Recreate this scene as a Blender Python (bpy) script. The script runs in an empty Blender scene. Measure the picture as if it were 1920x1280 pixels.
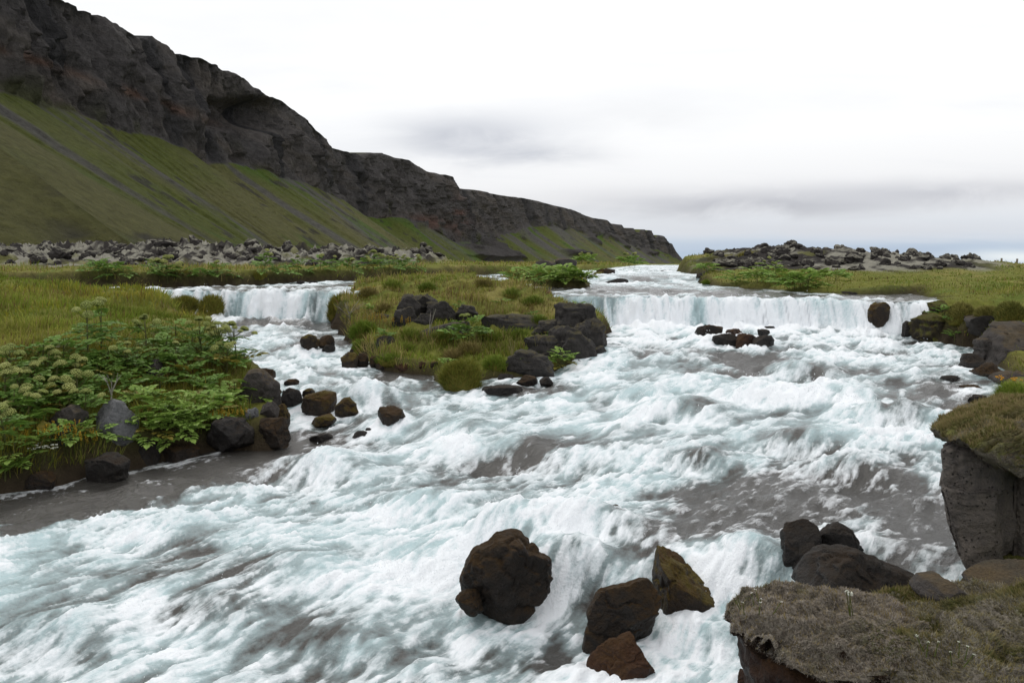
import bpy, math, random
import numpy as np
from mathutils import Vector, Matrix, Euler

scene = bpy.context.scene
COL = scene.collection
rnd = random.Random(7)
rng = np.random.default_rng(11)

# ------------------------------------------------------------------ camera
H = 2.8            # eye height above the foreground water (m)
F = 1600.0         # focal length in photo pixels (1920 wide)
HY = 495.0         # photo row of the horizon
cam_data = bpy.data.cameras.new('camera')
cam_data.sensor_width = 36.0
cam_data.lens = F / 1920.0 * 36.0
cam_data.shift_y = -(640.0 - HY) / 1920.0
cam_data.clip_start = 0.05
cam_data.clip_end = 20000.0
cam = bpy.data.objects.new('camera', cam_data)
cam.location = (0, 0, H)
cam.rotation_euler = (math.radians(90), 0, 0)
COL.objects.link(cam)
scene.camera = cam

# ------------------------------------------------------------------ exposure
vs = scene.view_settings
vs.view_transform = 'Standard'
vs.look = 'None'
vs.gamma = 1.0
vs.exposure = 0.0
scene.cycles.max_bounces = 5
scene.cycles.diffuse_bounces = 3
scene.cycles.glossy_bounces = 2
scene.cycles.transparent_max_bounces = 4
scene.cycles.use_denoising = True

# ------------------------------------------------------------------ sun, veiled by cloud
SUN_EL, SUN_AZ = math.radians(48), math.radians(-28)   # azimuth from +Y, negative = left
sd_ = bpy.data.lights.new('sun', 'SUN')
sd_.energy = 0.9
sd_.angle = math.radians(25)
sd_.color = (1.0, 0.96, 0.9)
sun = bpy.data.objects.new('sun', sd_)
sv = Vector((math.cos(SUN_EL) * math.sin(SUN_AZ), math.cos(SUN_EL) * math.cos(SUN_AZ), math.sin(SUN_EL)))
sun.rotation_euler = sv.to_track_quat('Z', 'Y').to_euler()
sun.location = sv * 50
COL.objects.link(sun)

# ------------------------------------------------------------------ sky
world = bpy.data.worlds.new('World')
scene.world = world
world.use_nodes = True
wt = world.node_tree
wt.nodes.clear()
def wn(t, **kw):
    n = wt.nodes.new(t)
    for k, v in kw.items():
        setattr(n, k, v)
    return n
def wl(a, b):
    wt.links.new(a, b)
def wmath(op, a, b=None, c=None, clamp=False):
    n = wn('ShaderNodeMath', operation=op)
    n.use_clamp = clamp
    for i, v in enumerate((a, b, c)):
        if v is None:
            continue
        if isinstance(v, (int, float)):
            n.inputs[i].default_value = v
        else:
            wl(v, n.inputs[i])
    return n.outputs[0]
def wmix(f, a, b):
    n = wn('ShaderNodeMix', data_type='RGBA')
    if isinstance(f, (int, float)):
        n.inputs[0].default_value = f
    else:
        wl(f, n.inputs[0])
    for i, v in ((6, a), (7, b)):
        if isinstance(v, tuple):
            n.inputs[i].default_value = (*v, 1)
        else:
            wl(v, n.inputs[i])
    return n.outputs[2]
def wramp(v, stops):
    n = wn('ShaderNodeValToRGB')
    e = n.color_ramp.elements
    while len(e) < len(stops):
        e.new(0.5)
    for el, (p, c) in zip(e, stops):
        el.position = p
        el.color = (*c, 1) if isinstance(c, tuple) else (c, c, c, 1)
    wl(v, n.inputs[0])
    return n.outputs[0]
tc = wn('ShaderNodeTexCoord')
nrm = wn('ShaderNodeVectorMath', operation='NORMALIZE')
wl(tc.outputs['Generated'], nrm.inputs[0])
sep = wn('ShaderNodeSeparateXYZ')
wl(nrm.outputs[0], sep.inputs[0])
el = wmath('MAXIMUM', sep.outputs[2], 0.0)
# cloud sheet seen in perspective: direction divided by height
den = wmath('ADD', el, 0.10)
cx = wmath('DIVIDE', sep.outputs[0], den)
cy = wmath('DIVIDE', sep.outputs[1], den)
comb = wn('ShaderNodeCombineXYZ')
wl(cx, comb.inputs[0]); wl(cy, comb.inputs[1])
def wnoise(scale, detail, off, stretch=(1, 1, 1)):
    mp = wn('ShaderNodeMapping')
    mp.inputs['Location'].default_value = off
    mp.inputs['Scale'].default_value = stretch
    wl(comb.outputs[0], mp.inputs['Vector'])
    n = wn('ShaderNodeTexNoise')
    n.inputs['Scale'].default_value = scale
    n.inputs['Detail'].default_value = detail
    n.inputs['Roughness'].default_value = 0.55
    n.inputs['Distortion'].default_value = 0.3
    wl(mp.outputs[0], n.inputs['Vector'])
    return n.outputs['Fac']
n1 = wnoise(0.55, 6.0, (3.1, 1.7, 0), (0.6, 1.0, 1))
n2 = wnoise(1.3, 5.0, (9.4, 4.2, 0), (0.5, 1.2, 1))
# white overcast, slightly lavender towards the horizon
elr = wramp(el, [(0.0, (0.44, 0.56, 0.71)), (0.016, (0.50, 0.61, 0.75)), (0.036, (0.72, 0.77, 0.84)),
                 (0.075, (0.90, 0.90, 0.92)), (0.15, (1.06, 1.06, 1.06)), (1.0, (1.12, 1.12, 1.12))])
grey1 = wramp(n1, [(0.52, 0.0), (0.70, 1.0)])
grey2 = wramp(n2, [(0.55, 0.0), (0.72, 0.6)])
greym = wmath('MAXIMUM', grey1, grey2)
c0 = wmix(wmath('MULTIPLY', greym, 0.45), elr, (0.80, 0.82, 0.87))
# two darker cloud banks and one bright gap low in the sky
mp3 = wn('ShaderNodeMapping'); mp3.inputs['Scale'].default_value = (1.0, 1.0, 3.0); wl(nrm.outputs[0], mp3.inputs['Vector'])
t3 = wn('ShaderNodeTexNoise'); t3.inputs['Scale'].default_value = 7.5; t3.inputs['Detail'].default_value = 7.0; t3.inputs['Roughness'].default_value = 0.55; t3.inputs['Distortion'].default_value = 0.5
wl(mp3.outputs[0], t3.inputs['Vector']); n3 = t3.outputs['Fac']
def bank(px, py, rx, ry, amount, colour, prev):
    dx, dz = (px - 960) / F, (HY - py) / F
    ax = wmath('DIVIDE', sep.outputs[0], wmath('MAXIMUM', sep.outputs[1], 0.05))
    az = wmath('DIVIDE', sep.outputs[2], wmath('MAXIMUM', sep.outputs[1], 0.05))
    wob = wmath('MULTIPLY', wmath('SUBTRACT', n3, 0.5), 2.4)
    u = wmath('ADD', wmath('DIVIDE', wmath('SUBTRACT', ax, dx), rx / F), wmath('MULTIPLY', wmath('SUBTRACT', n1, 0.5), 1.8))
    v = wmath('ADD', wmath('DIVIDE', wmath('SUBTRACT', az, dz), ry / F), wob)
    r2 = wmath('ADD', wmath('MULTIPLY', u, u), wmath('MULTIPLY', v, v))
    g = wmath('MULTIPLY', wmath('POWER', 2.718, wmath('MULTIPLY', r2, -1.0)), amount)
    tex = wmath('ADD', wmath('MULTIPLY', wmath('SUBTRACT', n3, 0.5), 2.2), 0.95, clamp=True)
    return wmix(wmath('MULTIPLY', g, tex), prev, colour)
c1 = bank(920, 258, 150, 34, 0.95, (0.56, 0.58, 0.64), c0)
c1 = bank(1000, 288, 110, 18, 0.7, (0.58, 0.60, 0.66), c1)
c1 = bank(1220, 215, 160, 30, 0.35, (0.78, 0.79, 0.82), c1)
c1 = bank(1380, 384, 300, 24, 1.0, (0.54, 0.55, 0.60), c1)
c1 = bank(1720, 362, 330, 22, 0.9, (0.60, 0.61, 0.66), c1)
c1 = bank(1600, 430, 420, 14, 0.6, (0.70, 0.71, 0.76), c1)
c1 = bank(1560, 474, 420, 22, 0.75, (0.46, 0.56, 0.71), c1)
c1 = bank(1890, 482, 120, 13, 0.9, (0.92, 0.97, 0.98), c1)
nish = wn('ShaderNodeTexSky', sky_type='NISHITA')
nish.sun_disc = False
nish.sun_elevation = SUN_EL
nish.sun_rotation = SUN_AZ
nscale = wn('ShaderNodeVectorMath', operation='SCALE')
wl(nish.outputs[0], nscale.inputs[0])
nscale.inputs['Scale'].default_value = 0.10
sky = wmix(0.94, nscale.outputs[0], c1)
bg = wn('ShaderNodeBackground')
wl(sky, bg.inputs['Color'])
bg.inputs['Strength'].default_value = 1.0
wo = wn('ShaderNodeOutputWorld')
wl(bg.outputs[0], wo.inputs['Surface'])

# ------------------------------------------------------------------ noise helpers (numpy)
_T2 = rng.random((256, 256)).astype(np.float32) * 2 - 1
_T3 = rng.random((64, 64, 64)).astype(np.float32) * 2 - 1
def vnoise2(x, y):
    xi = np.floor(x).astype(np.int64); yi = np.floor(y).astype(np.int64)
    fx = (x - xi); fy = (y - yi)
    fx = fx * fx * (3 - 2 * fx); fy = fy * fy * (3 - 2 * fy)
    x0, x1, y0, y1 = xi & 255, (xi + 1) & 255, yi & 255, (yi + 1) & 255
    a = _T2[x0, y0] * (1 - fx) + _T2[x1, y0] * fx
    b = _T2[x0, y1] * (1 - fx) + _T2[x1, y1] * fx
    return a * (1 - fy) + b * fy
def fbm2(x, y, o=4, gain=0.5):
    s = np.zeros_like(x, dtype=np.float64); a = 1.0; t = 0.0
    for i in range(o):
        s += a * vnoise2(x * 2 ** i + 17.3 * i, y * 2 ** i + 9.1 * i); t += a; a *= gain
    return s / t
def vnoise3(p):
    i = np.floor(p).astype(np.int64); f = p - i
    f = f * f * (3 - 2 * f)
    i0 = i & 63; i1 = (i + 1) & 63
    fx, fy, fz = f[:, 0], f[:, 1], f[:, 2]
    def g(a, b, c):
        return _T3[a, b, c]
    c00 = g(i0[:, 0], i0[:, 1], i0[:, 2]) * (1 - fx) + g(i1[:, 0], i0[:, 1], i0[:, 2]) * fx
    c10 = g(i0[:, 0], i1[:, 1], i0[:, 2]) * (1 - fx) + g(i1[:, 0], i1[:, 1], i0[:, 2]) * fx
    c01 = g(i0[:, 0], i0[:, 1], i1[:, 2]) * (1 - fx) + g(i1[:, 0], i0[:, 1], i1[:, 2]) * fx
    c11 = g(i0[:, 0], i1[:, 1], i1[:, 2]) * (1 - fx) + g(i1[:, 0], i1[:, 1], i1[:, 2]) * fx
    a = c00 * (1 - fy) + c10 * fy
    b = c01 * (1 - fy) + c11 * fy
    return a * (1 - fz) + b * fz
def fbm3(p, o=4, gain=0.5):
    s = np.zeros(len(p)); a = 1.0; t = 0.0
    for i in range(o):
        s += a * vnoise3(p * 2 ** i + 7.7 * i); t += a; a *= gain
    return s / t
def sstep(a, b, x):
    t = np.clip((x - a) / (b - a), 0, 1)
    return t * t * (3 - 2 * t)
def W(px, py, z):          # photo pixel lying at height z -> ground position
    y = (H - z) * F / (py - HY)
    return ((px - 960) / F * y, y)
def P(px, py, y):          # photo pixel at distance y -> point
    return ((px - 960) / F * y, y, H - (py - HY) / F * y)
def shepard(ctrl, X, Y, s=0.8, p=1.5):
    num = np.zeros_like(X); den = np.zeros_like(X)
    for cx_, cy_, cz in ctrl:
        w = 1.0 / ((X - cx_) ** 2 + (Y - cy_) ** 2 + s * s) ** p
        num += w * cz; den += w
    return num / den

# ------------------------------------------------------------------ object helpers
def tag(o, label=None, cat=None, group=None, kind=None):
    if label: o['label'] = label
    if cat: o['category'] = cat
    if group: o['group'] = group
    if kind: o['kind'] = kind
    return o
def mesh_np(name, verts, faces, mat=None, smooth=True, attrs=None, fcols=None):
    """faces: (n,3) or (n,4) int array"""
    me = bpy.data.meshes.new(name)
    verts = np.asarray(verts, dtype=np.float32); faces = np.asarray(faces, dtype=np.int32)
    n, k = faces.shape
    me.vertices.add(len(verts)); me.vertices.foreach_set('co', verts.ravel())
    me.loops.add(n * k); me.loops.foreach_set('vertex_index', faces.ravel())
    me.polygons.add(n)
    me.polygons.foreach_set('loop_start', np.arange(0, n * k, k, dtype=np.int32))
    me.polygons.foreach_set('loop_total', np.full(n, k, dtype=np.int32))
    me.polygons.foreach_set('use_smooth', np.full(n, smooth, dtype=bool))
    me.update(calc_edges=True)
    for nm, v in (attrs or {}).items():
        v = np.asarray(v, dtype=np.float32)
        if v.ndim == 2:
            a = me.attributes.new(nm, 'FLOAT_COLOR', 'POINT')
            full = np.ones((len(verts), 4), dtype=np.float32); full[:, :3] = v
            a.data.foreach_set('color', full.ravel())
        else:
            a = me.attributes.new(nm, 'FLOAT', 'POINT')
            a.data.foreach_set('value', v)
    if mat: me.materials.append(mat)
    return me
def obj(name, me, parent=None, loc=(0, 0, 0)):
    o = bpy.data.objects.new(name, me)
    o.location = loc
    COL.objects.link(o)
    if parent is not None:
        o.parent = parent
    return o
def empty(name, loc=(0, 0, 0), rz=0.0):
    o = bpy.data.objects.new(name, None)
    o.location = loc; o.rotation_euler = (0, 0, rz); o.empty_display_size = 0.1
    COL.objects.link(o)
    return o
def copy_tree(src, parent=None):
    c = src.copy(); COL.objects.link(c); c.parent = parent
    for ch in src.children:
        copy_tree(ch, c)
    return c
class MB:
    """collects triangles with per-vertex colour"""
    def __init__(s): s.v = []; s.f = []; s.c = []
    def add(s, vs, fs, col=(1, 1, 1)):
        b = len(s.v); s.v += [tuple(v) for v in vs]; s.f += [tuple(i + b for i in f) for f in fs]
        s.c += [col] * len(vs) if not isinstance(col, list) else col
    def tube(s, pts, radii, n=5, col=(1, 1, 1)):
        rings = []
        for i, p in enumerate(pts):
            p = Vector(p)
            d = (Vector(pts[min(i + 1, len(pts) - 1)]) - Vector(pts[max(i - 1, 0)])).normalized()
            a = d.orthogonal().normalized(); b = d.cross(a)
            rings.append([p + (a * math.cos(t) + b * math.sin(t)) * radii[i] for t in [2 * math.pi * k / n for k in range(n)]])
        vs = [v for r in rings for v in r]; fs = []
        for i in range(len(pts) - 1):
            for k in range(n):
                a0, a1 = i * n + k, i * n + (k + 1) % n
                fs += [(a0, a1, a1 + n), (a0, a1 + n, a0 + n)]
        s.add(vs, fs, col)
    def mesh(s, name, mat, smooth=True):
        return mesh_np(name, np.array(s.v), np.array(s.f), mat, smooth, {'col': np.array(s.c)})

# ------------------------------------------------------------------ materials
class Mat:
    def __init__(s, name, rough=0.8, spec=0.3):
        s.m = bpy.data.materials.new(name); s.m.use_nodes = True
        s.t = s.m.node_tree; s.b = s.t.nodes['Principled BSDF']
        s.b.inputs['Roughness'].default_value = rough
        s.b.inputs['Specular IOR Level'].default_value = spec
    def n(s, t, **kw):
        nd = s.t.nodes.new(t)
        for k, v in kw.items(): setattr(nd, k, v)
        return nd
    def l(s, a, b): s.t.links.new(a, b)
    def attr(s, name, out='Color'):
        a = s.n('ShaderNodeAttribute'); a.attribute_name = name
        return a.outputs[out]
    def coord(s, scale=(1, 1, 1), which='Object'):
        c = s.n('ShaderNodeTexCoord'); m = s.n('ShaderNodeMapping')
        m.inputs['Scale'].default_value = scale
        s.l(c.outputs[which], m.inputs['Vector'])
        return m.outputs[0]
    def noise(s, scale, detail=4, rough=0.55, vec=None, dist=0.0):
        nd = s.n('ShaderNodeTexNoise')
        nd.inputs['Scale'].default_value = scale; nd.inputs['Detail'].default_value = detail
        nd.inputs['Roughness'].default_value = rough; nd.inputs['Distortion'].default_value = dist
        s.l(vec if vec is not None else s.coord(), nd.inputs['Vector'])
        return nd.outputs['Fac']
    def vor(s, scale, vec=None, feature='F1'):
        nd = s.n('ShaderNodeTexVoronoi', feature=feature)
        nd.inputs['Scale'].default_value = scale
        s.l(vec if vec is not None else s.coord(), nd.inputs['Vector'])
        return nd.outputs['Distance']
    def ramp(s, v, stops):
        nd = s.n('ShaderNodeValToRGB'); e = nd.color_ramp.elements
        while len(e) < len(stops): e.new(0.5)
        for el_, (p, c) in zip(e, stops):
            el_.position = p; el_.color = (*c, 1) if isinstance(c, tuple) else (c, c, c, 1)
        s.l(v, nd.inputs[0])
        return nd.outputs[0]
    def mix(s, f, a, b, mode='MIX'):
        nd = s.n('ShaderNodeMix', data_type='RGBA', blend_type=mode)
        if isinstance(f, (int, float)): nd.inputs[0].default_value = f
        else: s.l(f, nd.inputs[0])
        for i, v in ((6, a), (7, b)):
            if isinstance(v, tuple): nd.inputs[i].default_value = (*v, 1)
            else: s.l(v, nd.inputs[i])
        return nd.outputs[2]
    def math(s, op, a, b=None, clamp=False):
        nd = s.n('ShaderNodeMath', operation=op); nd.use_clamp = clamp
        for i, v in enumerate((a, b)):
            if v is None: continue
            if isinstance(v, (int, float)): nd.inputs[i].default_value = v
            else: s.l(v, nd.inputs[i])
        return nd.outputs[0]
    def up(s):
        g = s.n('ShaderNodeNewGeometry'); x = s.n('ShaderNodeSeparateXYZ')
        s.l(g.outputs['Normal'], x.inputs[0])
        return x.outputs[2]
    def base(s, c): s.l(c, s.b.inputs['Base Color']) if not isinstance(c, tuple) else setattr(s.b.inputs['Base Color'], 'default_value', (*c, 1))
    def rough(s, v): s.l(v, s.b.inputs['Roughness'])
    def bump(s, h, strength=0.5, dist=0.02, prev=None):
        nd = s.n('ShaderNodeBump'); nd.inputs['Strength'].default_value = strength
        nd.inputs['Distance'].default_value = dist
        s.l(h, nd.inputs['Height'])
        if prev is not None: s.l(prev, nd.inputs['Normal'])
        s.l(nd.outputs[0], s.b.inputs['Normal'])
        return nd.outputs[0]
# ================================================================== water levels
low_ctrl = []
for px, py, z in [(-300,1280,0),(0,1280,0),(480,1280,0),(960,1280,0),(-400,900,-.02),(0,930,0),(230,890,.05),(540,845,.12),
        (300,1000,0),(700,880,.15),(960,900,.22),(700,1050,.03),(850,1100,.05),(1100,1025,.38),(1250,1005,.42),(1400,1040,.42),
        (1600,960,.48),(1750,1000,.48),(1900,1000,.48),(1000,1200,0),(1050,1250,0),(1330,1220,.08),(1250,1260,.03),(1400,1200,.1),
        (1000,800,.38),(1300,800,.52),(1600,800,.62),(1800,790,.66),(1000,720,.58),(1300,700,.78),(1600,700,.82),(1820,690,.86),
        (1150,650,.93),(1400,640,.97),(1700,632,.97),(1200,612,1.0),(1500,617,1.0),(1690,630,.98),
        (520,600,1.05),(560,640,.92),(600,690,.72),(650,720,.6),(760,760,.45),(560,800,.25),(900,760,.47)]:
    low_ctrl.append((*W(px, py, z), z))
low_ctrl += [(-15,40,1.05),(0,40,1.0),(15,40,1.0),(-20,20,1.0),(20,15,.9),(-8,14,.2),(9,8,.5)]
up_ctrl = []
for px, py, y in [(1150,556,25),(1300,558,24.6),(1500,560,24),(1650,566,22.4),(520,545,27.1),(400,545,27.3)]:
    x_, y_, z_ = P(px, py, y); up_ctrl.append((x_, y_, z_))
for px, py, z in [(1400,539,1.92),(1200,535,1.92),(450,537,1.98),(300,542,1.97),(600,527,2.1),(870,518,2.2),(1000,521,2.1)]:
    up_ctrl.append((*W(px, py, z), z))
up_ctrl += [(6,34,1.94),(8,36,1.96),(6,38,1.98)]
LIPX = np.array([-40,-14,-7.5,-5.5,0,3.0,5.5,8.1,9.7,10.6,13,40]); LIPY = np.array([28,27.8,27.1,27.0,26.2,25.0,24.5,24.0,22.5,21.9,21.3,21])
def ylip(X):
    return np.interp(X, LIPX, LIPY)
def water_base(X, Y, detail=False):
    lo = shepard(low_ctrl, X, Y, 0.35, 1.7)
    # foreground ledge between the boulders
    e = Y - (6.95 + 0.12 * np.sin(X * 3) + 0.25 * np.clip(X - 0.2, 0, 2))
    led = sstep(-0.32, 0.22, e) * sstep(-0.35, 0.15, X + 0.12 * (Y - 7)) * sstep(9.5, 7.6, Y)
    lo = lo * (1 - led * 0.8) + (0.40) * led * 0.8
    u = shepard(up_ctrl, X, Y, 0.8, 1.6)
    far = 2.25 + np.clip(Y - 42, 0, 30) * 0.010 + np.clip(Y - 72, 0, 100) * 0.002
    u = np.where(X > 2.2, u + (far - u) * sstep(38.6, 40.6, Y), u + (far - u) * sstep(42, 50, Y))
    yl = ylip(X)
    if detail:
        yl = yl + 0.22 * vnoise2(X * 0.9, X * 0 + 3.3) + 0.10 * vnoise2(X * 3.1, X * 0 + 8.3) + 0.035 * vnoise2(X * 9.0, X * 0 + 1.3)
    t = Y - yl
    s = np.clip((t + 0.55) / 0.62, 0, 1)
    s = np.sin(s * math.pi / 2) ** 1.25          # rounded brow, steep foot
    return lo + (u - lo) * s

# ================================================================== land outlines
def wl_(pts):
    return [W(*p) if len(p) == 3 else p[:2] for p in pts]
LANDS = {}
LANDS['left'] = dict(poly=wl_([(-900,1000,0),(-200,960,0),(0,932,0),(100,916,.02),(230,890,.05),(300,872,.06),(400,856,.08),(520,850,.1),
        (546,832,.12),(543,790,.25),(530,740,.5),(478,700,.7),(430,660,.88),(380,628,1.0),(345,606,1.04)]) +
        [(-10.5,26.6),(-11.2,27.6),(-12.4,28.3),(-13.8,28.6),(-15.5,29.2),(-60,30),(-60,8)],
    ctrl=[(x, y, z) for x, y, z in [P(0,524,26),P(200,545,25),P(0,565,18),P(150,562,18),P(300,582,17.5),P(100,602,14.5),P(0,640,13),
        P(300,625,15.5),P(318,600,19),(*P(430,700,17)[:2],.98),(*P(385,660,20)[:2],1.2),(*P(350,640,22)[:2],1.3),(*P(100,720,12)[:2],.85),(*P(250,740,12.5)[:2],.72),(*P(400,700,15)[:2],.95),(*P(400,790,13)[:2],.42),
        (*P(100,820,11)[:2],.5),(*P(30,870,10.5)[:2],.32),(*P(480,750,14)[:2],.6),(*P(250,850,11.6)[:2],.32),
        (-11.5,24.5,1.75),(-18,14,1.9),(-14,9,.6),(-30,20,2.3),(-14,27,2.0)]], rim=0.45)
LANDS['island'] = dict(poly=wl_([(622,597,1.05),(652,645,.9),(655,672,.74),(700,697,.65),(800,704,.6),(832,728,.53),(898,725,.55),
        (930,708,.6),(1040,698,.66),(1120,664,.86),(1142,628,.98)]) + [(2.75,23.2),(2.35,24.6),(1.7,26.0)] +
        wl_([(1000,545,1.85),(940,528,2.0),(868,521,2.1),(700,526,2.08),(640,533,1.99)]) + [(-5.5,28.4),(-5.4,27.0)],
    ctrl=[P(700,535,31),P(800,541,29),P(850,541,26),P(1000,561,24.5),P(900,562,24),P(760,572,22.5),(*P(750,615,20.5)[:2],1.2),P(850,600,21),
        P(950,592,22),(*P(1040,585,22)[:2],1.35),(*P(1080,610,20.8)[:2],1.0),P(800,655,18.5),P(900,645,19),(*P(950,690,17.3)[:2],.72),(*P(1070,660,18.8)[:2],.8),(*P(1010,650,18.6)[:2],.9),P(700,605,21.5),P(680,645,19.5),
        P(640,545,28),P(660,560,26),P(860,700,16.6)], rim=0.5)
LANDS['islet'] = dict(poly=wl_([(930,524,2.05),(990,537,1.93),(1060,541,1.92),(1112,540,1.92),(1118,531,2.0),(1050,516,2.2),(960,513,2.25)]),
    ctrl=[P(1020,513,38),P(1090,525,36),P(960,518,40)], rim=0.6)
LANDS['right'] = dict(poly=[(26,130),(16,78),(12.6,64),(9.8,50),(9.2,43)] + wl_([(1312,535,1.93),(1400,541,1.92),(1500,549,1.88),(1560,551,1.87),
        (1715,551,1.86)]) + [(12.1,25.6),(11.7,24.0),(11.2,22.7),(10.6,22.1),(10.2,21.6)] + wl_([(1765,640,.97),(1832,655,.92),(1852,695,.84),(1846,745,.7),(1872,790,.6)]) + [(9,11),(14,10),(80,12),(200,130)],
    ctrl=[P(1340,500,45),P(1400,508,40),P(1440,480,52),P(1478,466,54),P(1520,482,55),P(1600,499,60),P(1750,508,60),P(1890,502,60),P(1990,500,60),P(1560,497,58),P(1600,533,33),P(1750,530,28),P(1900,545,23),P(1800,572,22),
        P(1900,585,19.5),P(1760,600,22),P(1900,605,18),(*P(1880,700,15)[:2],.95),(*P(1860,760,13)[:2],.7),(11,14,1.2),(14,18,1.7),(60,40,2.2),(60,100,2.2),(30,25,2.1)], rim=0.55)
LANDS['near'] = dict(poly=[(-3,-3),(-0.8,1.8),(0.75,2.9),(1.25,3.9),(1.75,4.6),(2.6,5.6),(3.3,6.5),(3.9,7.4),(6,8.6),(9,9.0),(30,9),(30,-3)],
    ctrl=[(0,0,1.2),(2,0,1.25),(1.6,3.4,.55),(2.6,5.2,.5),(4,6,.55),(3.2,3,.95),(6,4,1.2),(7,7,1.4),(20,4,1.5)], rim=0.3)
LANDS['far'] = dict(poly=[(-900,29),(-60,29.6),(-15.5,29.6),(-13,30.0),(-10.2,31.6),(-7.6,34.6),(-6.2,37.2),(-5.2,40.5),(-2.0,45.5),(1.4,49.5),(4.6,55),(7.2,63),(10.5,78),(18,122),(60,240),(2500,900),(2500,6000),(-3000,6000),(-3000,29)],
    ctrl=[P(0,512,36),P(300,506,36),P(420,508,36),P(600,503,41),P(800,497,52),P(950,497,56),P(1000,501,52),(-60,42,2.65),(-34,52,3.0),(-20,48,2.75),(-34,64,3.5),(-14,62,3.3),(-9,56,2.95),(2,70,2.75),(0,100,2.9),(-60,120,4.2),(20,300,2.2),(8,70,2.62)], rim=0.6)

def poly_sd(poly, X, Y):
    """signed distance, positive inside"""
    d2 = np.full(X.shape, 1e18); ins = np.zeros(X.shape, dtype=bool)
    n = len(poly)
    for i in range(n):
        x0, y0 = poly[i]; x1, y1 = poly[(i + 1) % n]
        ex, ey = x1 - x0, y1 - y0
        t = np.clip(((X - x0) * ex + (Y - y0) * ey) / (ex * ex + ey * ey + 1e-12), 0, 1)
        d2 = np.minimum(d2, (X - x0 - t * ex) ** 2 + (Y - y0 - t * ey) ** 2)
        c = (y0 > Y) != (y1 > Y)
        xc = x0 + (Y - y0) * ex / (ey if abs(ey) > 1e-12 else 1e-12)
        ins ^= c & (X < xc)
    return np.where(ins, 1, -1) * np.sqrt(d2)

LAVA_L = [(-80,46),(-24,43),(-14,43.5),(-9.5,46),(-7.5,52),(-6,62),(-8,95),(-60,120),(-120,90)]
LAVA_L2 = [(-12,54),(-7.6,50),(-4.8,56),(-5.2,66),(-12,70)]
LAVA_R = [(9.6,41),(12,40),(15,40),(19,39.5),(22.5,41),(26,47),(31,58),(36,74),(30,120),(16,70)]
def land_eval(X, Y):
    """height of the ground sheet, largest signed distance to shore, lava mask"""
    wob = 0.22 * fbm2(X * 0.9, Y * 0.9, 3) + 0.08 * fbm2(X * 4, Y * 4, 2)
    wob = wob * np.clip(Y / 12, 0.4, 2.0)
    wz = water_base(X, Y)
    z = wz - 0.55
    sdm = np.full(X.shape, -1e9)
    for nm, L in LANDS.items():
        sd = poly_sd(L['poly'], X, Y) + wob
        top = shepard(L['ctrl'], X, Y, 1.0, 1.6)
        if nm == 'far':
            flat = 2.5 + 0.25 * fbm2(X * 0.02, Y * 0.02, 3)
            top = top + (flat - top) * sstep(110, 200, Y)
            top = top - 9.0 * sstep(1500, 4000, Y)
        if nm == 'right':
            top = top - 3.0 * sstep(70, 160, Y)
        p = np.clip(sd / L['rim'] + 0.25, 0, 1) ** 0.7
        bed = wz - 0.55
        zz = np.where(sd > -0.3 * L['rim'], bed + (np.maximum(top, wz + 0.04) - bed) * p, bed)
        z = np.maximum(z, zz); sdm = np.maximum(sdm, sd)
    lava = np.maximum(np.maximum(sstep(-1.5, 1.5, poly_sd(LAVA_L, X, Y) + 2 * fbm2(X * .4, Y * .4, 3)),
                      sstep(-1.0, 1.0, poly_sd(LAVA_L2, X, Y) + 1.5 * fbm2(X * .5, Y * .5, 3))),
                      sstep(-1.5, 1.5, poly_sd(LAVA_R, X, Y) + 2 * fbm2(X * .4 + 9, Y * .4, 3)))
    land = sstep(0.1, 0.9, sdm)
    # tussocky ground, ropy lumps on the lava
    hum = 0.10 * fbm2(X * 1.1 + 4, Y * 1.1, 4) + 0.05 * np.abs(fbm2(X * 2.6, Y * 2.6, 2))
    isl = sstep(-1.0, 1.5, poly_sd(LANDS['island']['poly'], X, Y))
    hum = hum + isl * (0.16 * fbm2(X * 1.3 + 40, Y * 0.9, 3) + 0.07 * np.round(2.5 * fbm2(X * 0.5 + 11, Y * 0.9 + 3, 2)))
    z = z + land * hum * (1 - lava) * np.clip(Y / 14, 0.35, 1.6)
    lump = 0.75 * np.abs(fbm2(X * 0.9 + 5, Y * 0.45 + 3, 4)) + 0.5 * fbm2(X * 0.16, Y * 0.1 + 7, 3) + 0.55 * np.abs(fbm2(X * 2.1, Y * 1.1, 3))
    z = z + lava * land * lump * np.clip((Y - 36) / 18, 0.15, 1.6) * np.where(X < 0, 1.15, 0.62)
    return z, sdm, lava, wz
def top_height(X, Y):
    z, sdm, lava, wz = land_eval(X, Y)
    return np.maximum(z, wz)
def hit(px, py, ymin=3.0, ymax=140.0):
    """where the view ray through a photo pixel first meets the ground or the water"""
    ys = np.exp(np.linspace(math.log(ymin), math.log(ymax), 700))
    xs = (px - 960) / F * ys; zs = H - (py - HY) / F * ys
    h = top_height(xs, ys)
    k = np.argmax(h >= zs) if np.any(h >= zs) else len(ys) - 1
    return float(xs[k]), float(ys[k]), float(h[k])

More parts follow.
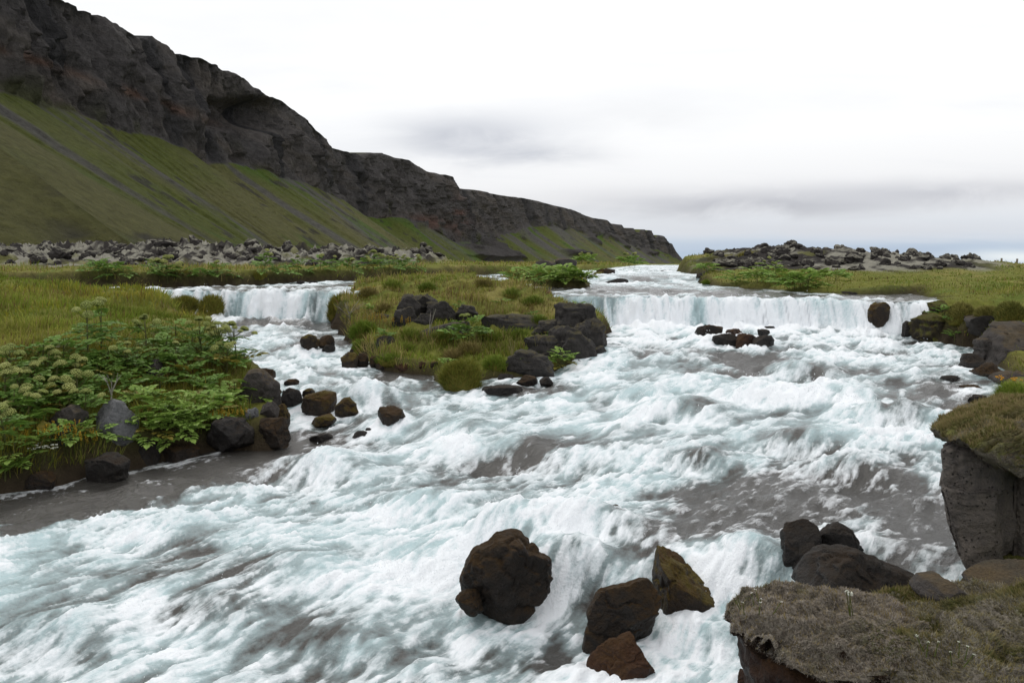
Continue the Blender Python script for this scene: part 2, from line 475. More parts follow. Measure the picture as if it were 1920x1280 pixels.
# ================================================================== ground sheet
ya = np.exp(np.arange(math.log(1.2), math.log(84), 0.0072)); yb = np.exp(np.arange(math.log(84), math.log(6000), 0.03))
GY = np.concatenate([ya, yb]); GPX = np.linspace(-620, 2500, 640)
gx = ((GPX[None, :] - 960) / F) * GY[:, None]; gy = np.repeat(GY[:, None], len(GPX), 1)
gz, gsd, glava, gw = land_eval(gx, gy)
def grid_faces(nr, nc, keep=None):
    i = np.arange(nr - 1)[:, None] * nc + np.arange(nc - 1)[None, :]
    f = np.stack([i, i + 1, i + nc + 1, i + nc], -1)
    if keep is not None:
        k = keep[:-1, :-1] | keep[1:, :-1] | keep[:-1, 1:] | keep[1:, 1:]
        return f[k]
    return f.reshape(-1, 4)
def compact(v, f, *arrs):
    used = np.zeros(len(v), dtype=bool); used[f.ravel()] = True
    idx = np.cumsum(used) - 1
    return (v[used], idx[f]) + tuple(a[used] for a in arrs)
def grads(x, y, z):
    dzr = np.gradient(z, axis=0); dyr = np.gradient(y, axis=0)
    dzc = np.gradient(z, axis=1); dxc = np.gradient(x, axis=1)
    return np.sqrt((dzr / np.maximum(dyr, 1e-6)) ** 2 + (dzc / np.maximum(dxc, 1e-6)) ** 2)
gslope = grads(gx, gy, gz)
def lerp(a, b, t):
    return a * (1 - t[..., None]) + np.asarray(b) * t[..., None]
def ground_colour(X, Y, sd, lava, slope):
    n1_ = fbm2(X * 0.35, Y * 0.35, 4); n2_ = fbm2(X * 1.7 + 30, Y * 1.7, 3); n3_ = fbm2(X * 0.08 + 3, Y * 0.05, 3)
    c = np.zeros(X.shape + (3,)); c[:] = (0.150, 0.155, 0.034)
    c = lerp(c, (0.215, 0.190, 0.060), sstep(-0.1, 0.5, n1_))           # dry straw patches
    c = lerp(c, (0.100, 0.140, 0.026), sstep(0.0, 0.5, n2_) * 0.7)
    c = lerp(c, (0.200, 0.195, 0.050), sstep(0.0, 0.5, n3_) * 0.5)
    soil = np.maximum(sstep(0.9, 2.2, slope) * 0.75, sstep(0.70, 0.10, sd)) * sstep(70, 40, Y)
    c = lerp(c, (0.040, 0.030, 0.020), soil)
    m = np.zeros(X.shape + (3,)); m[:] = (0.235, 0.225, 0.185)
    nl = fbm2(X * 1.3, Y * 0.8 + 50, 3)
    pxl = 960 + X / Y * F
    darker = np.where(X > 0, sstep(1600, 1540, pxl) * 0.35, 0.06)
    m = lerp(m, (0.034, 0.030, 0.028), sstep(0.0, 0.22, nl + darker + 0.22 * (slope > 0.8)))
    m = lerp(m, (0.13, 0.13, 0.04), sstep(0.25, 0.5, n1_) * 0.7)
    c = c * (1 - lava[..., None]) + m * lava[..., None]
    return c
gcol = ground_colour(gx, gy, gsd, glava, gslope)
keep = gsd > -0.9
gf = grid_faces(len(GY), len(GPX), keep)
gv = np.stack([gx, gy, gz], -1).reshape(-1, 3)
gv2, gf2, gc2 = compact(gv, gf, gcol.reshape(-1, 3))
mg = Mat('ground_turf', 1.0, 0.1)
nz = mg.noise(6.0, 6, 0.65)
nzf = mg.noise(40.0, 3, 0.6)
cgr = mg.mix(0.55, mg.attr('col'), mg.ramp(nz, [(0.3, 0.45), (0.7, 1.45)]), 'MULTIPLY')
mg.base(cgr)
mg.bump(mg.math('ADD', nz, mg.math('MULTIPLY', nzf, 0.4)), 0.8, 0.08)
ground = obj('ground', mesh_np('ground', gv2, gf2, mg.m, True, {'col': gc2}))
tag(ground, 'grassy river banks and plain on both sides of the rapids', kind='structure')

# ================================================================== cliff and talus
CL = [(-4300,-2340,58,.50),(-1680,-990,112,.50),(-420,-400,186,.50),(-150,-190,250,.52),(0,-75,300,.52),(60,-35,322,.53),(120,0,346,.53),(200,38,374,.53),(262,70,400,.53),(285,70,412,.53),(340,104,444,.52),(372,108,462,.52),(450,148,515,.51),
      (530,190,590,.50),(572,222,650,.50),(612,258,730,.50),(622,278,770,.50),(655,286,800,.46),(720,290,860,.42),(765,300,920,.38),(800,321,985,.34),(850,333,1070,.30),
      (856,352,1130,.30),(900,358,1240,.42),(1000,375,1500,.62),(1060,390,1720,.66),(1110,408,1980,.66),(1140,413,2150,.62),(1146,419,2180,.60),(1166,421,2280,.55),(1170,427,2300,.52),(1188,428,2400,.5),(1192,435,2440,.47),(1201,436,2500,.45),(1203,431,2510,.45),(1210,431,2550,.43),(1212,437,2570,.42),(1216,432,2590,.42),(1222,433,2620,.4),(1224,443,2640,.4),(1231,446,2690,.37),(1234,441,2710,.36),(1246,443,2780,.35),(1250,454,2820,.33),(1260,457,2890,.32),
      (1268,472,2960,.3),(1287,495,3080,.3),(1300,501,3200,.3)]
CL = np.array(CL, dtype=float)
NS = 760; NPF = 150
s_in = np.linspace(0, 1, len(CL)); ss = np.linspace(0, 1, NS)
# spread stations evenly in the picture
seg = np.hypot(np.diff(CL[:, 0]), np.diff(CL[:, 1])) * np.where(CL[1:, 0] < -300, 0.04, np.where(CL[1:, 0] < 50, 0.4, 1.0))
cum = np.concatenate([[0], np.cumsum(seg)]); cum /= cum[-1]
tpx = np.interp(ss, cum, CL[:, 0]); tpy = np.interp(ss, cum, CL[:, 1]); tY = np.interp(ss, cum, CL[:, 2]); tfr = np.interp(ss, cum, CL[:, 3])
tX = (tpx - 960) / F * tY; tZ = H - (tpy - HY) / F * tY
tZ += 0.012 * tZ * fbm2(ss * 90, ss * 0 + 2.2, 3) + 0.010 * tZ * np.round(1.6 * fbm2(ss * 60 + 5, ss * 0 + 6.2, 2))
# outward direction (towards the valley)
dX = np.gradient(tX); dY = np.gradient(tY); k_ = np.ones(41) / 41
dX = np.convolve(np.pad(dX, 20, 'edge'), k_, 'valid'); dY = np.convolve(np.pad(dY, 20, 'edge'), k_, 'valid')
ln = np.hypot(dX, dY); ox, oy = dY / ln, -dX / ln
hc = tZ * (1 - tfr)                      # height of the rock face
fX, fY, fZ = tX + ox * hc * 0.30, tY + oy * hc * 0.30, tZ * tfr
run = fZ / math.tan(math.radians(35))
bX, bY = fX + ox * (run + 6), fY + oy * (run + 6)
v_ = np.concatenate([np.linspace(-0.5, 0, 10)[:-1], np.linspace(0, 1, 85), np.linspace(1, 2, NPF - 94 + 1)[1:]])
Vv = np.repeat(v_[None, :], NS, 0); Sg = np.repeat(ss[:, None], len(v_), 1)
def c2(a): return np.repeat(a[:, None], len(v_), 1)
a = np.clip(Vv, 0, 1); b = np.clip(Vv - 1, 0, 1); back = np.clip(-Vv, 0, 1)
arc = np.concatenate([[0], np.cumsum(np.hypot(np.diff(tX), np.diff(tY)))]); A = c2(arc)
# foot of the face wanders up and down (fans of scree)
footw = 0.10 * fbm2(A * 0.012, A * 0 + 5.5, 3)
fz_ = c2(fZ) + footw * c2(tZ)
X_ = c2(tX) + (c2(fX) - c2(tX)) * a ** 0.8; Y_ = c2(tY) + (c2(fY) - c2(tY)) * a ** 0.8
Z_ = c2(tZ) + (fz_ - c2(tZ)) * a
X_ = np.where(Vv > 1, c2(fX) + (c2(bX) - c2(fX)) * b, X_); Y_ = np.where(Vv > 1, c2(fY) + (c2(bY) - c2(fY)) * b, Y_)
bz = 1.0 - (1 - 0.12) * (1 - (1 - b) ** 1.12) - 0.12 * b
Z_ = np.where(Vv > 1, fz_ * bz, Z_)
X_ = X_ - c2(ox) * back * 120; Y_ = Y_ - c2(oy) * back * 120; Z_ = Z_ + back * c2(tZ) * 0.05
sc = c2(np.clip(tY / 500, 0.6, 3.0))
PP = np.stack([A / 1.0, Z_, A * 0], -1).reshape(-1, 3)
butt = fbm2(A * 0.02, Z_ * 0.012 + 3, 4)                         # big buttresses
gull = -np.abs(fbm2(A * 0.055 + 9, Z_ * 0.018, 4))               # vertical gullies
led_ = fbm2(A * 0.015 + 40, Z_ * 0.16, 3)                        # bedded ledges
fine = fbm2(A * 0.22, Z_ * 0.22, 4)
col_ = -np.abs(fbm2(A * 0.16 + 21, Z_ * 0.03, 3))
col2_ = -np.abs(fbm2(A * 0.42 + 51, Z_ * 0.05, 3)) + 0.5 * np.round(1.5 * fbm2(A * 0.10 + 7, Z_ * 0.07 + 2, 2))
face = np.sin(np.clip(a, 0, 1) * math.pi) ** 0.35 * (Vv < 1.0) * (Vv > -0.02)
out = face * (8.5 * butt + 12.0 * gull + 1.1 * led_ + 2.2 * fine + 10.0 * col_ + 4.5 * col2_ + 4.5) * np.clip(c2(hc) / 50, 0.3, 1.4)
# caves below the brow (about photo columns 380 to 520)
for cpx, cpy, rw, rh, dep in [(432,214,26,26,11),(500,215,34,30,15),(392,250,10,34,7),(478,235,14,40,6),(172,196,10,22,5),(120,180,12,20,4),(455,300,12,10,4),(530,290,10,16,4),(640,350,8,26,5),(690,330,7,30,5),(250,110,8,60,5),(35,60,8,60,6)]:
    pxg = 960 + X_ / Y_ * F; pyg = HY - (Z_ - H) / Y_ * F
    out -= 1.7 * dep * np.exp(-((pxg - cpx) / rw) ** 2 - ((pyg - cpy) / rh) ** 4) * face
tal = (Vv > 1.0)
rib = fbm2(A * 0.035 + 2, b * 0.8, 3) * 2.2 + fbm2(A * 0.12, b * 2.0 + 3, 3) * 0.7 + 0.35 * fbm2(A * 0.4, Z_ * 0.3, 3)
# broken ledges on the distant slopes
far_ = c2(sstep(0.62, 0.70, ss)) * tal
lb = sstep(0.15, 0.4, fbm2(A * 0.006 + 3, Z_ * 0.05 + A * 0.002, 3)) * far_ * (b < 0.7)
out = out + tal * np.minimum(b * 8, 1) * rib * np.where(sc > 1, sc ** 0.5, 1) + 9 * lb
X_ = X_ + c2(ox) * out; Y_ = Y_ + c2(oy) * out; Z_ = Z_ + np.where(tal, out * 0.5, 0)
# colours
rock = np.zeros(X_.shape + (3,)); rock[:] = (0.088, 0.081, 0.079)
hrel = (Z_ / np.maximum(c2(tZ), 1))
strat = fbm2(A * 0.004, Z_ * 0.09 + 0.02 * A, 4)
rock = lerp(rock, (0.112, 0.098, 0.088), sstep(-0.1, 0.5, strat))
rock = lerp(rock, (0.050, 0.048, 0.049), sstep(0.0, 0.45, fbm2(A * 0.05 + 3, Z_ * 0.012, 4)))
pxg = 960 + X_ / Y_ * F; pyg = HY - (Z_ - H) / Y_ * F
band = np.exp(-((pyg - (95 + 0.33 * pxg + 6 * fbm2(A * .02, A * 0, 2))) / 9.0) ** 2) * sstep(-200, 60, pxg) * sstep(460, 300, pxg)
rock = lerp(rock, (0.135, 0.078, 0.055), band * sstep(-0.3, 0.3, fbm2(A * .06, Z_ * .1, 3)) * 0.8)
pale = sstep(0.0, 0.4, fbm2(A * 0.02 + 70, Z_ * 0.03, 4)) * sstep(120, 170, pyg) * sstep(420, 330, pxg)
rock = lerp(rock, (0.165, 0.138, 0.115), pale * 0.85)
red = (np.exp(-((pxg - 790) / 70) ** 2 - ((pyg - 418) / 14) ** 2) + np.exp(-((pxg - 862) / 10) ** 2 - ((pyg - 405) / 35) ** 2))
rock = lerp(rock, (0.150, 0.085, 0.068), np.clip(red, 0, 1) * sstep(-0.4, 0.3, fbm2(A * .03, Z_ * .15, 3)) * 0.85)
gr = np.zeros(X_.shape + (3,)); gr[:] = (0.088, 0.104, 0.020)
gr = lerp(gr, (0.112, 0.110, 0.038), sstep(-0.15, 0.35, fbm2(A * 0.012 + 4, b * 1.5, 3) + 0.5 * (b - 0.5) + 0.25 * sstep(300, 0, pxg)))
gr = lerp(gr, (0.070, 0.112, 0.015), sstep(0.05, 0.4, fbm2(A * 0.03 + 60, b * 2.0, 3)))
scree = sstep(0.12, 0.42, fbm2(A * 0.05 + 31, b * 0.35, 4) - 0.06) * sstep(-0.05, 0.15, fbm2(A * 0.012 + 8, b * 1.2, 2) + 0.08)
scree = np.maximum(scree, far_ * sstep(-0.05, 0.3, fbm2(A * 0.02 + 13, b * 0.5, 4)))
for px0, w0, w1 in ((492, 5, 30), (372, 2.5, 9), (448, 2, 6), (596, 4, 16), (60, 3, 10)):
    A0 = np.interp(px0, tpx, arc)
    scree = np.maximum(scree, np.exp(-((A - A0 - 5 * fbm2(b * 3 + px0, b * 0, 2)) / (w0 + w1 * b)) ** 4) * sstep(-0.5, 0.1, fbm2(A * 0.12, b * 3.0 + px0, 3)) * 0.95)
gr = lerp(gr, (0.098, 0.092, 0.091), scree * 0.9)
gr = lerp(gr, (0.040, 0.036, 0.034), sstep(0.40, 0.5, fbm2(A * 0.10, Z_ * 0.16 + 90, 3)) * 0.8 * sstep(60, 160, pxg))
gr = lerp(gr, (0.055, 0.050, 0.048), np.clip(lb * 1.5, 0, 1))
ccol = np.where((Vv > 1.0)[..., None], gr, rock)
grassy = sstep(0.15, 0.45, fbm2(A * 0.04 + 12, Z_ * 0.05, 3)) * sstep(0.72, 0.98, a) * (Vv <= 1)
ccol = lerp(ccol, (0.055, 0.062, 0.016), grassy * 0.7)
ccol = lerp(ccol, (0.085, 0.095, 0.025), (Vv < 0) * sstep(0.58, 0.66, Sg))
cv = np.stack([X_, Y_, Z_], -1).reshape(-1, 3)
mc = Mat('cliff_rock', 0.95, 0.15)
cn = mc.noise(0.35, 8, 0.7); cn2 = mc.noise(0.06, 6, 0.6)
mc.base(mc.mix(0.65, mc.attr('col'), mc.ramp(cn, [(0.28, 0.45), (0.72, 1.5)]), 'MULTIPLY'))
mc.bump(mc.math('ADD', cn, cn2), 1.0, 4.5)
cliff = obj('cliff', mesh_np('cliff', cv, grid_faces(NS, len(v_))[:, ::-1], mc.m, True, {'col': ccol.reshape(-1, 3)}))
tag(cliff, 'long dark basalt cliff above green scree slopes', kind='structure')
# ================================================================== rock materials
def rock_mat(name, c0, c1, c2_, moss=None, moss2=None, moss_lo=0.1, moss_hi=0.7, rough=0.75, spec=0.35, pits=0.0):
    m = Mat(name, rough, spec)
    o = m.n('ShaderNodeObjectInfo')
    addv = m.n('ShaderNodeVectorMath', operation='ADD')
    cc = m.coord(); m.l(cc, addv.inputs[0])
    rv = m.n('ShaderNodeCombineXYZ'); r10 = m.math('MULTIPLY', o.outputs['Random'], 37.0)
    m.l(r10, rv.inputs[0]); m.l(r10, rv.inputs[1]); m.l(rv.outputs[0], addv.inputs[1])
    v = addv.outputs[0]
    nA_ = m.noise(2.2, 6, 0.62, v); nB_ = m.noise(13.0, 6, 0.65, v); nC_ = m.noise(55.0, 3, 0.6, v)
    c = m.mix(m.ramp(nA_, [(0.35, 0), (0.65, 1)]), c0, c1)
    c = m.mix(m.ramp(nB_, [(0.42, 0), (0.68, 0.85)]), c, c2_)
    hgt = m.math('ADD', nB_, m.math('MULTIPLY', nC_, 0.35))
    if pits:
        pv = m.vor(26.0, v)
        pm = m.ramp(pv, [(0.10, 1.0), (0.24, 0.0)])
        pm = m.math('MULTIPLY', pm, m.ramp(nA_, [(0.42, 0), (0.6, 1)]))
        c = m.mix(m.math('MULTIPLY', pm, pits), c, (0.02, 0.018, 0.016))
        hgt = m.math('SUBTRACT', hgt, m.math('MULTIPLY', pm, 0.8))
    if moss:
        u = m.math('ADD', m.up(), m.math('MULTIPLY', m.math('SUBTRACT', nA_, 0.5), 1.8))
        mk = m.ramp(u, [(moss_lo, 0), (moss_hi, 1)])
        mc_ = m.mix(m.ramp(m.noise(5.0, 5, 0.6, v), [(0.4, 0), (0.62, 1)]), moss, moss2 or moss)
        mc_ = m.mix(0.6, mc_, m.ramp(nC_, [(0.3, 0.5), (0.7, 1.5)]), 'MULTIPLY')
        c = m.mix(mk, c, mc_)
        rr = m.math('ADD', m.math('MULTIPLY', mk, 0.95 - rough), rough, True); m.rough(rr)
    m.base(c)
    m.bump(hgt, 1.0, 0.05)
    return m.m
MR = {
 'outcrop': rock_mat('dark_outcrop_basalt', (0.036,0.033,0.031), (0.055,0.050,0.046), (0.022,0.020,0.019), (0.075,0.062,0.030), (0.050,0.045,0.026), 0.60, 1.25, 0.8, 0.25),
 'brown': rock_mat('wet_brown_rock', (0.0124,0.0087,0.0062), (0.0248,0.0149,0.0081), (0.0087,0.0068,0.0056), (0.0465,0.0248,0.0074), (0.0279,0.0161,0.0056), -0.1, 0.8, 0.5, 0.3),
 'mossy': rock_mat('mossy_brown_rock', (0.0150,0.0095,0.0061), (0.0306,0.0170,0.0075), (0.0109,0.0082,0.0061), (0.0782,0.0578,0.0095), (0.0544,0.0286,0.0075), 0.05, 0.7, 0.5, 0.3),
 'red': rock_mat('rusty_wet_rock', (0.0315,0.0140,0.0070), (0.0490,0.0196,0.0084), (0.0140,0.0091,0.0070), (0.0525,0.0252,0.0084), (0.0420,0.0175,0.0070), -0.2, 0.8, 0.5, 0.3),
 'basalt': rock_mat('dry_basalt', (0.0470,0.0408,0.0370), (0.0690,0.0593,0.0535), (0.0324,0.0275,0.0247), (0.0811,0.0578,0.0309), (0.0568,0.0460,0.0309), 0.65, 1.25, 0.8, 0.3),
 'grey': rock_mat('pale_grey_basalt', (0.115,0.117,0.122), (0.140,0.140,0.143), (0.085,0.085,0.088), None, rough=0.75, pits=0.7),
 'dark': rock_mat('dark_wet_basalt', (0.0156,0.0132,0.0120), (0.0240,0.0198,0.0168), (0.0096,0.0084,0.0078), (0.0270,0.0168,0.0090), (0.0180,0.0132,0.0084), 0.3, 1.1, 0.5, 0.3),
 'lava': rock_mat('lava_rock', (0.045,0.040,0.038), (0.070,0.062,0.058), (0.024,0.021,0.020), (0.225,0.215,0.175), (0.160,0.150,0.115), 0.50, 1.05, 0.9, 0.2),
 'wall': rock_mat('pitted_basalt_wall', (0.0961,0.0829,0.0728), (0.1339,0.1136,0.0961), (0.0669,0.0597,0.0554), None, rough=0.85, pits=0.75),
 'greenm': rock_mat('green_mossy_rock', (0.0240,0.0192,0.0128), (0.0360,0.0280,0.0144), (0.0160,0.0128,0.0096), (0.0720,0.0760,0.0144), (0.0600,0.0440,0.0128), -0.35, 0.45, 0.8, 0.2),
}
# ------------------------------------------------------------------ rock builder
_ICO = {}
def ico(sub):
    if sub not in _ICO:
        import bmesh
        bm = bmesh.new(); bmesh.ops.create_icosphere(bm, subdivisions=sub, radius=1.0)
        v = np.array([x.co[:] for x in bm.verts]); f = np.array([[q.index for q in p.verts] for p in bm.faces]); bm.free()
        _ICO[sub] = (v, f)
    return _ICO[sub]
def rock_mesh(name, outline, depth, mat, seed=0, sub=5, boxy=0.58, rough=0.10, facets=12, fine=0.045, sharp=0.97, strata=0.0):
    """closed stone whose front outline is the given polygon (metres, x and z about its middle)"""
    r = np.random.default_rng(seed + 1000)
    v, f = ico(sub)
    pts = np.array(outline, dtype=float)
    th = np.arctan2(v[:, 2], v[:, 0]); l = np.hypot(v[:, 0], v[:, 2])
    # radius of the outline by direction
    ang = np.linspace(-math.pi, math.pi, 241); rad = np.zeros(241)
    for i in range(len(pts)):
        a0, a1 = pts[i], pts[(i + 1) % len(pts)]
        e = a1 - a0; d = np.stack([np.cos(ang), np.sin(ang)], -1)
        det = d[:, 0] * (-e[1]) + e[0] * d[:, 1]
        det = np.where(np.abs(det) < 1e-9, 1e-9, det)
        t = (a0[0] * (-e[1]) + e[0] * a0[1]) / det
        u = (d[:, 0] * a0[1] - d[:, 1] * a0[0]) / det
        ok = (t > 0) & (u >= -1e-6) & (u <= 1 + 1e-6)
        rad = np.where(ok, np.maximum(rad, t), rad)
    rad[rad <= 0] = rad[rad > 0].mean() if np.any(rad > 0) else 0.1
    k = np.ones(5) / 5; rad = np.convolve(np.pad(rad, 2, 'wrap'), k, 'valid')
    R = np.interp(th, ang, rad)
    g = np.clip(l, 1e-6, 1) ** boxy
    dy = np.sign(v[:, 1]) * np.abs(v[:, 1]) ** 0.8
    p = np.stack([np.cos(th) * R * g, dy * depth * 0.5, np.sin(th) * R * g], -1)
    size = rad.mean()
    for _ in range(facets):                    # broken faces, mostly turned to the front or top
        n = r.normal(size=3); n[1] = -abs(n[1]) * (1.3 if r.random() < 0.75 else -1.0) - 0.25; n /= np.linalg.norm(n)
        sup = (p @ n).max(); c = sup * r.uniform(0.55, 0.9)
        ex = np.maximum(p @ n - c, 0)
        p = p - ex[:, None] * n * sharp
    q = p / size + seed * 3.17
    nr = p / np.maximum(np.linalg.norm(p, axis=1, keepdims=True), 1e-6)
    d = rough * fbm3(q * 1.3, 4, 0.55) * 1.6 - rough * 0.9 * np.abs(fbm3(q * 2.6 + 9, 3)) + fine * fbm3(q * 6.0, 4, 0.6) - fine * 1.6 * sstep(0.12, 0.0, np.abs(fbm3(q * 1.7 + 31, 3)))
    if strata:
        zz = p[:, 2] / size * 4.2 + 0.5 * fbm3(q * 0.9 + 5, 2) + seed
        k_ = np.floor(zz); st_ = vnoise2(k_ * 7.3, k_ * 0 + seed) ; gap = sstep(0.10, 0.0, np.minimum(zz - k_, 1 - zz + k_))
        d = d + strata * (st_ - 0.7 * gap)
    p = p + nr * (d * size)[:, None]
    return mesh_np(name, p, f, mat, True)
def default_outline(w, h, seed):
    r = np.random.default_rng(seed + 77); n = 9; o = []
    ph = r.uniform(0, 1)
    for i in range(n):
        a = 2 * math.pi * (i + ph * 0.6) / n
        k = r.uniform(0.84, 1.12) / max(abs(math.cos(a)) ** 3 + abs(math.sin(a)) ** 3, 1e-6) ** (1 / 3) * 0.94
        o.append((math.cos(a) * w / 2 * k, math.sin(a) * h / 2 * k))
    return o
_seed = [0]; ROCKW = []
def rock(shape, mat, label, name='boulder', Yc=None, depth=None, base=None, sink=0.25, cat='boulder', group=None, sub=5, parent=None, grow=1.0, **kw):
    """shape: photo-pixel box (x0,y0,x1,y1) or outline; stands where its foot meets ground or water"""
    _seed[0] += 1; seed = _seed[0]
    if isinstance(shape[0], (int, float)):
        x0, y0, x1, y1 = shape; out_px = None
    else:
        out_px = shape; xs_ = [p[0] for p in shape]; ys_ = [p[1] for p in shape]
        x0, y0, x1, y1 = min(xs_), min(ys_), max(xs_), max(ys_)
    cxp, cyp = (x0 + x1) / 2, (y0 + y1) / 2
    if Yc is None:
        bx, by = base or (cxp, y1 - 0.06 * (y1 - y0))
        Yb = hit(bx, by)[1]
        wm = (x1 - x0) / F * Yb
        dep = depth or wm * 0.85
        Yc = Yb + dep * 0.28
    else:
        dep = depth or (x1 - x0) / F * Yc * 0.85
    s = Yc / F
    if out_px is None:
        o = default_outline((x1 - x0) * s, (y1 - y0) * s, seed)
        o = [(a_, b_ - (0.0 if b_ > 0 else sink * (y1 - y0) * s)) for a_, b_ in o]
    else:
        o = [((a_ - cxp) * s, (cyp - b_) * s) for a_, b_ in out_px]
        o = [(a_, b_ - (sink * (y1 - y0) * s if b_ < -0.25 * (y1 - y0) * s else 0)) for a_, b_ in o]
    o = [(a_ * grow, b_ * grow) for a_, b_ in o]
    me = rock_mesh(name, o, dep * grow, MR[mat] if isinstance(mat, str) else mat, seed, sub, **kw)
    ob = obj(name, me, parent, P(cxp, cyp, Yc))
    ROCKW.append(((cxp - 960) / F * Yc, Yc, (x1 - x0) * s * 0.5))
    if parent is None:
        tag(ob, label, cat, group)
    return ob

# ------------------------------------------------------------------ boulders standing in the rapids
rock([(872,1078),(890,1040),(930,1012),(965,1006),(1000,1030),(1022,1052),(1025,1090),(1010,1130),(985,1163),(930,1160),(895,1125)], 'brown', 'big dark brown boulder with water pouring past its right side, nearest the middle foreground', sub=6, Yc=6.75, facets=7, grow=1.12)
rock([(852,1125),(872,1108),(895,1112),(910,1150),(870,1155)], 'brown', 'small brown stone leaning on the left foot of the big foreground boulder', Yc=6.55, sub=5, grow=1.12)
rock([(1200,1080),(1212,1040),(1235,1031),(1270,1045),(1310,1080),(1335,1120),(1342,1155),(1300,1165),(1245,1155),(1222,1105)], 'mossy', 'brown moss-covered boulder with a peaked left corner, above the two wet foreground stones', sub=6, Yc=6.72, facets=7, grow=1.12)
rock([(1098,1220),(1108,1150),(1130,1108),(1170,1098),(1215,1100),(1242,1130),(1237,1170),(1220,1200),(1150,1238)], 'brown', 'rounded dark boulder washed by a thin sheet of water, below the peaked mossy boulder', sub=6, Yc=6.25, grow=1.12)
rock([(1110,1240),(1140,1210),(1185,1192),(1220,1205),(1226,1270),(1180,1295),(1115,1280)], 'red', 'low rust-coloured boulder at the bottom edge, below the washed dark boulder', sub=6, Yc=5.85, grow=1.12)
rock([(1083,1005),(1090,970),(1120,952),(1160,952),(1174,975),(1155,1002)], 'brown', 'lone dark stone with water breaking over its right half, behind the big foreground boulder', sub=5, Yc=7.95, grow=1.12)
rock([(1470,1090),(1473,1010),(1485,990),(1515,988),(1550,1005),(1560,1040),(1545,1085)], 'dark', 'upright blocky dark boulder behind the foreground moss rock, left of its twin', sub=5, Yc=6.9, grow=1.22, facets=14)
rock([(1540,1005),(1570,985),(1590,998),(1615,1040),(1595,1065),(1550,1055)], 'dark', 'pointed dark boulder close behind the upright blocky one', sub=5, Yc=7.05, grow=1.25, facets=14)
rock([(1503,1100),(1530,1060),(1570,1041),(1610,1041),(1670,1070),(1730,1095),(1722,1125),(1650,1135),(1530,1130)], 'dark', 'wide low slab of dark rock with a mossy edge, just behind the foreground moss rock', sub=6, Yc=6.15, facets=10, depth=0.8, grow=1.1)
rock((1728,1036,1796,1062), 'dark', 'flat wet stone half under water beside the tall rock wall', Yc=7.2, sink=0.6)
rock((1380,1252,1420,1300), 'red', 'rust-coloured stone under the left overhang of the moss rock', Yc=4.9)
# left channel
rock([(565,745),(570,733),(600,729),(628,735),(632,768),(600,782),(572,776)], 'mossy', 'mossy brown boulder with a yellow-green crown in the left channel, left of a pair')
rock((565,726,592,745), 'mossy', 'small brown stone peeping out behind the yellow-crowned mossy boulder', Yc=14.7)
rock([(628,760),(635,746),(655,744),(668,757),(673,775),(650,783),(630,780)], 'mossy', 'dark mossy boulder touching the right side of the yellow-crowned one')
rock([(573,797),(590,783),(620,775),(633,780),(628,792),(595,800)], 'mossy', 'long low mossy stone in front of the pair in the left channel')
rock([(702,780),(708,765),(735,759),(755,768),(762,785),(752,801),(718,800)], 'brown', 'lone round dark boulder surrounded by white water, right of the mossy pair', sub=5)
rock([(656,824),(668,804),(688,810),(690,826)], 'dark', 'small pointed dark stone in white water, below the lone round boulder')
rock((683,800,698,816), 'dark', 'tiny dark stone behind the small pointed one')
rock((562,626,600,661), 'mossy', 'round mossy stone below the left waterfall, left of its neighbour')
rock((595,627,628,657), 'brown', 'brown stone below the left waterfall, right of the round mossy one')
rock((600,645,630,663), 'dark', 'low wet black stone at the foot of the brown stone below the left waterfall')
rock((520,728,568,768), 'dark', 'wet black stone with water sliding over it beside the grey bank boulders', sink=0.4)
rock((532,709,562,724), 'brown', 'small brown stone just above the black stone with water sliding over it')
rock((575,812,628,830), 'dark', 'flat black stone awash below the long low mossy stone', sink=0.5)
# foot of the island
for bx_, m_, lb_ in [((635,657,672,692),'mossy','moss-topped brown stone at the left end of the island shore'),((668,661,694,690),'brown','dark brown stone next to the moss-topped one at the left end of the island'),
        ((692,664,716,690),'brown','upright dark stone with a trickle beside it at the island shore'),((706,662,745,690),'mossy','green-topped stone leaning out from the island shore'),
        ((703,680,728,695),'brown','small rust-brown stone in front of the green-topped shore stone'),((738,681,766,697),'red','flat rust-brown stone awash in front of the island'),
        ((780,677,802,692),'red','lone little rust-brown stone between shore stones and the grassy mound'),((806,675,824,692),'mossy','little mossy stone left of the grassy mound'),
        ((700,629,743,652),'dark','dark overhung stone above the little inlet of the island'),((655,640,690,662),'mossy','low mossy stone under the round green tussock'),
        ((888,722,986,743),'dark','long flat black rock awash right of the grassy mound'),((962,702,1012,722),'brown','brown rock with orange moss below the island outcrop'),
        ((1010,706,1040,722),'dark','small dark rock at the right end of the shelf below the outcrop'),((930,698,965,714),'dark','dark stone behind the shelf, left of the brown one')]:
    rock(bx_, m_, lb_, sink=0.35)
# rocks below the main fall
for bx_, m_, lb_ in [((1302,610,1340,634),'dark','leftmost flat stone of the rock group below the main waterfall'),((1318,606,1362,636),'brown','tallest stone at the back of the group below the main waterfall'),
        ((1330,624,1384,646),'dark','smooth wide stone at the front of the group below the main waterfall'),((1358,614,1398,638),'red','rusty stone in the middle of the group below the main waterfall'),
        ((1370,624,1424,648),'red','broad rusty stone right of the smooth one below the main waterfall'),((1412,628,1460,651),'dark','rightmost dark stone of the group below the main waterfall'),
        ((1420,615,1446,630),'dark','small round stone behind the rightmost one below the main waterfall'),((1432,610,1456,622),'dark','small thin stone farthest back in the group below the main waterfall')]:
    rock(bx_, m_, lb_, sink=0.4)
rock([(1626,612),(1630,580),(1645,560),(1662,560),(1668,575),(1655,612)], 'mossy', 'brown rock splitting the right end of the main waterfall into two chutes', Yc=22.3, sink=0.3)
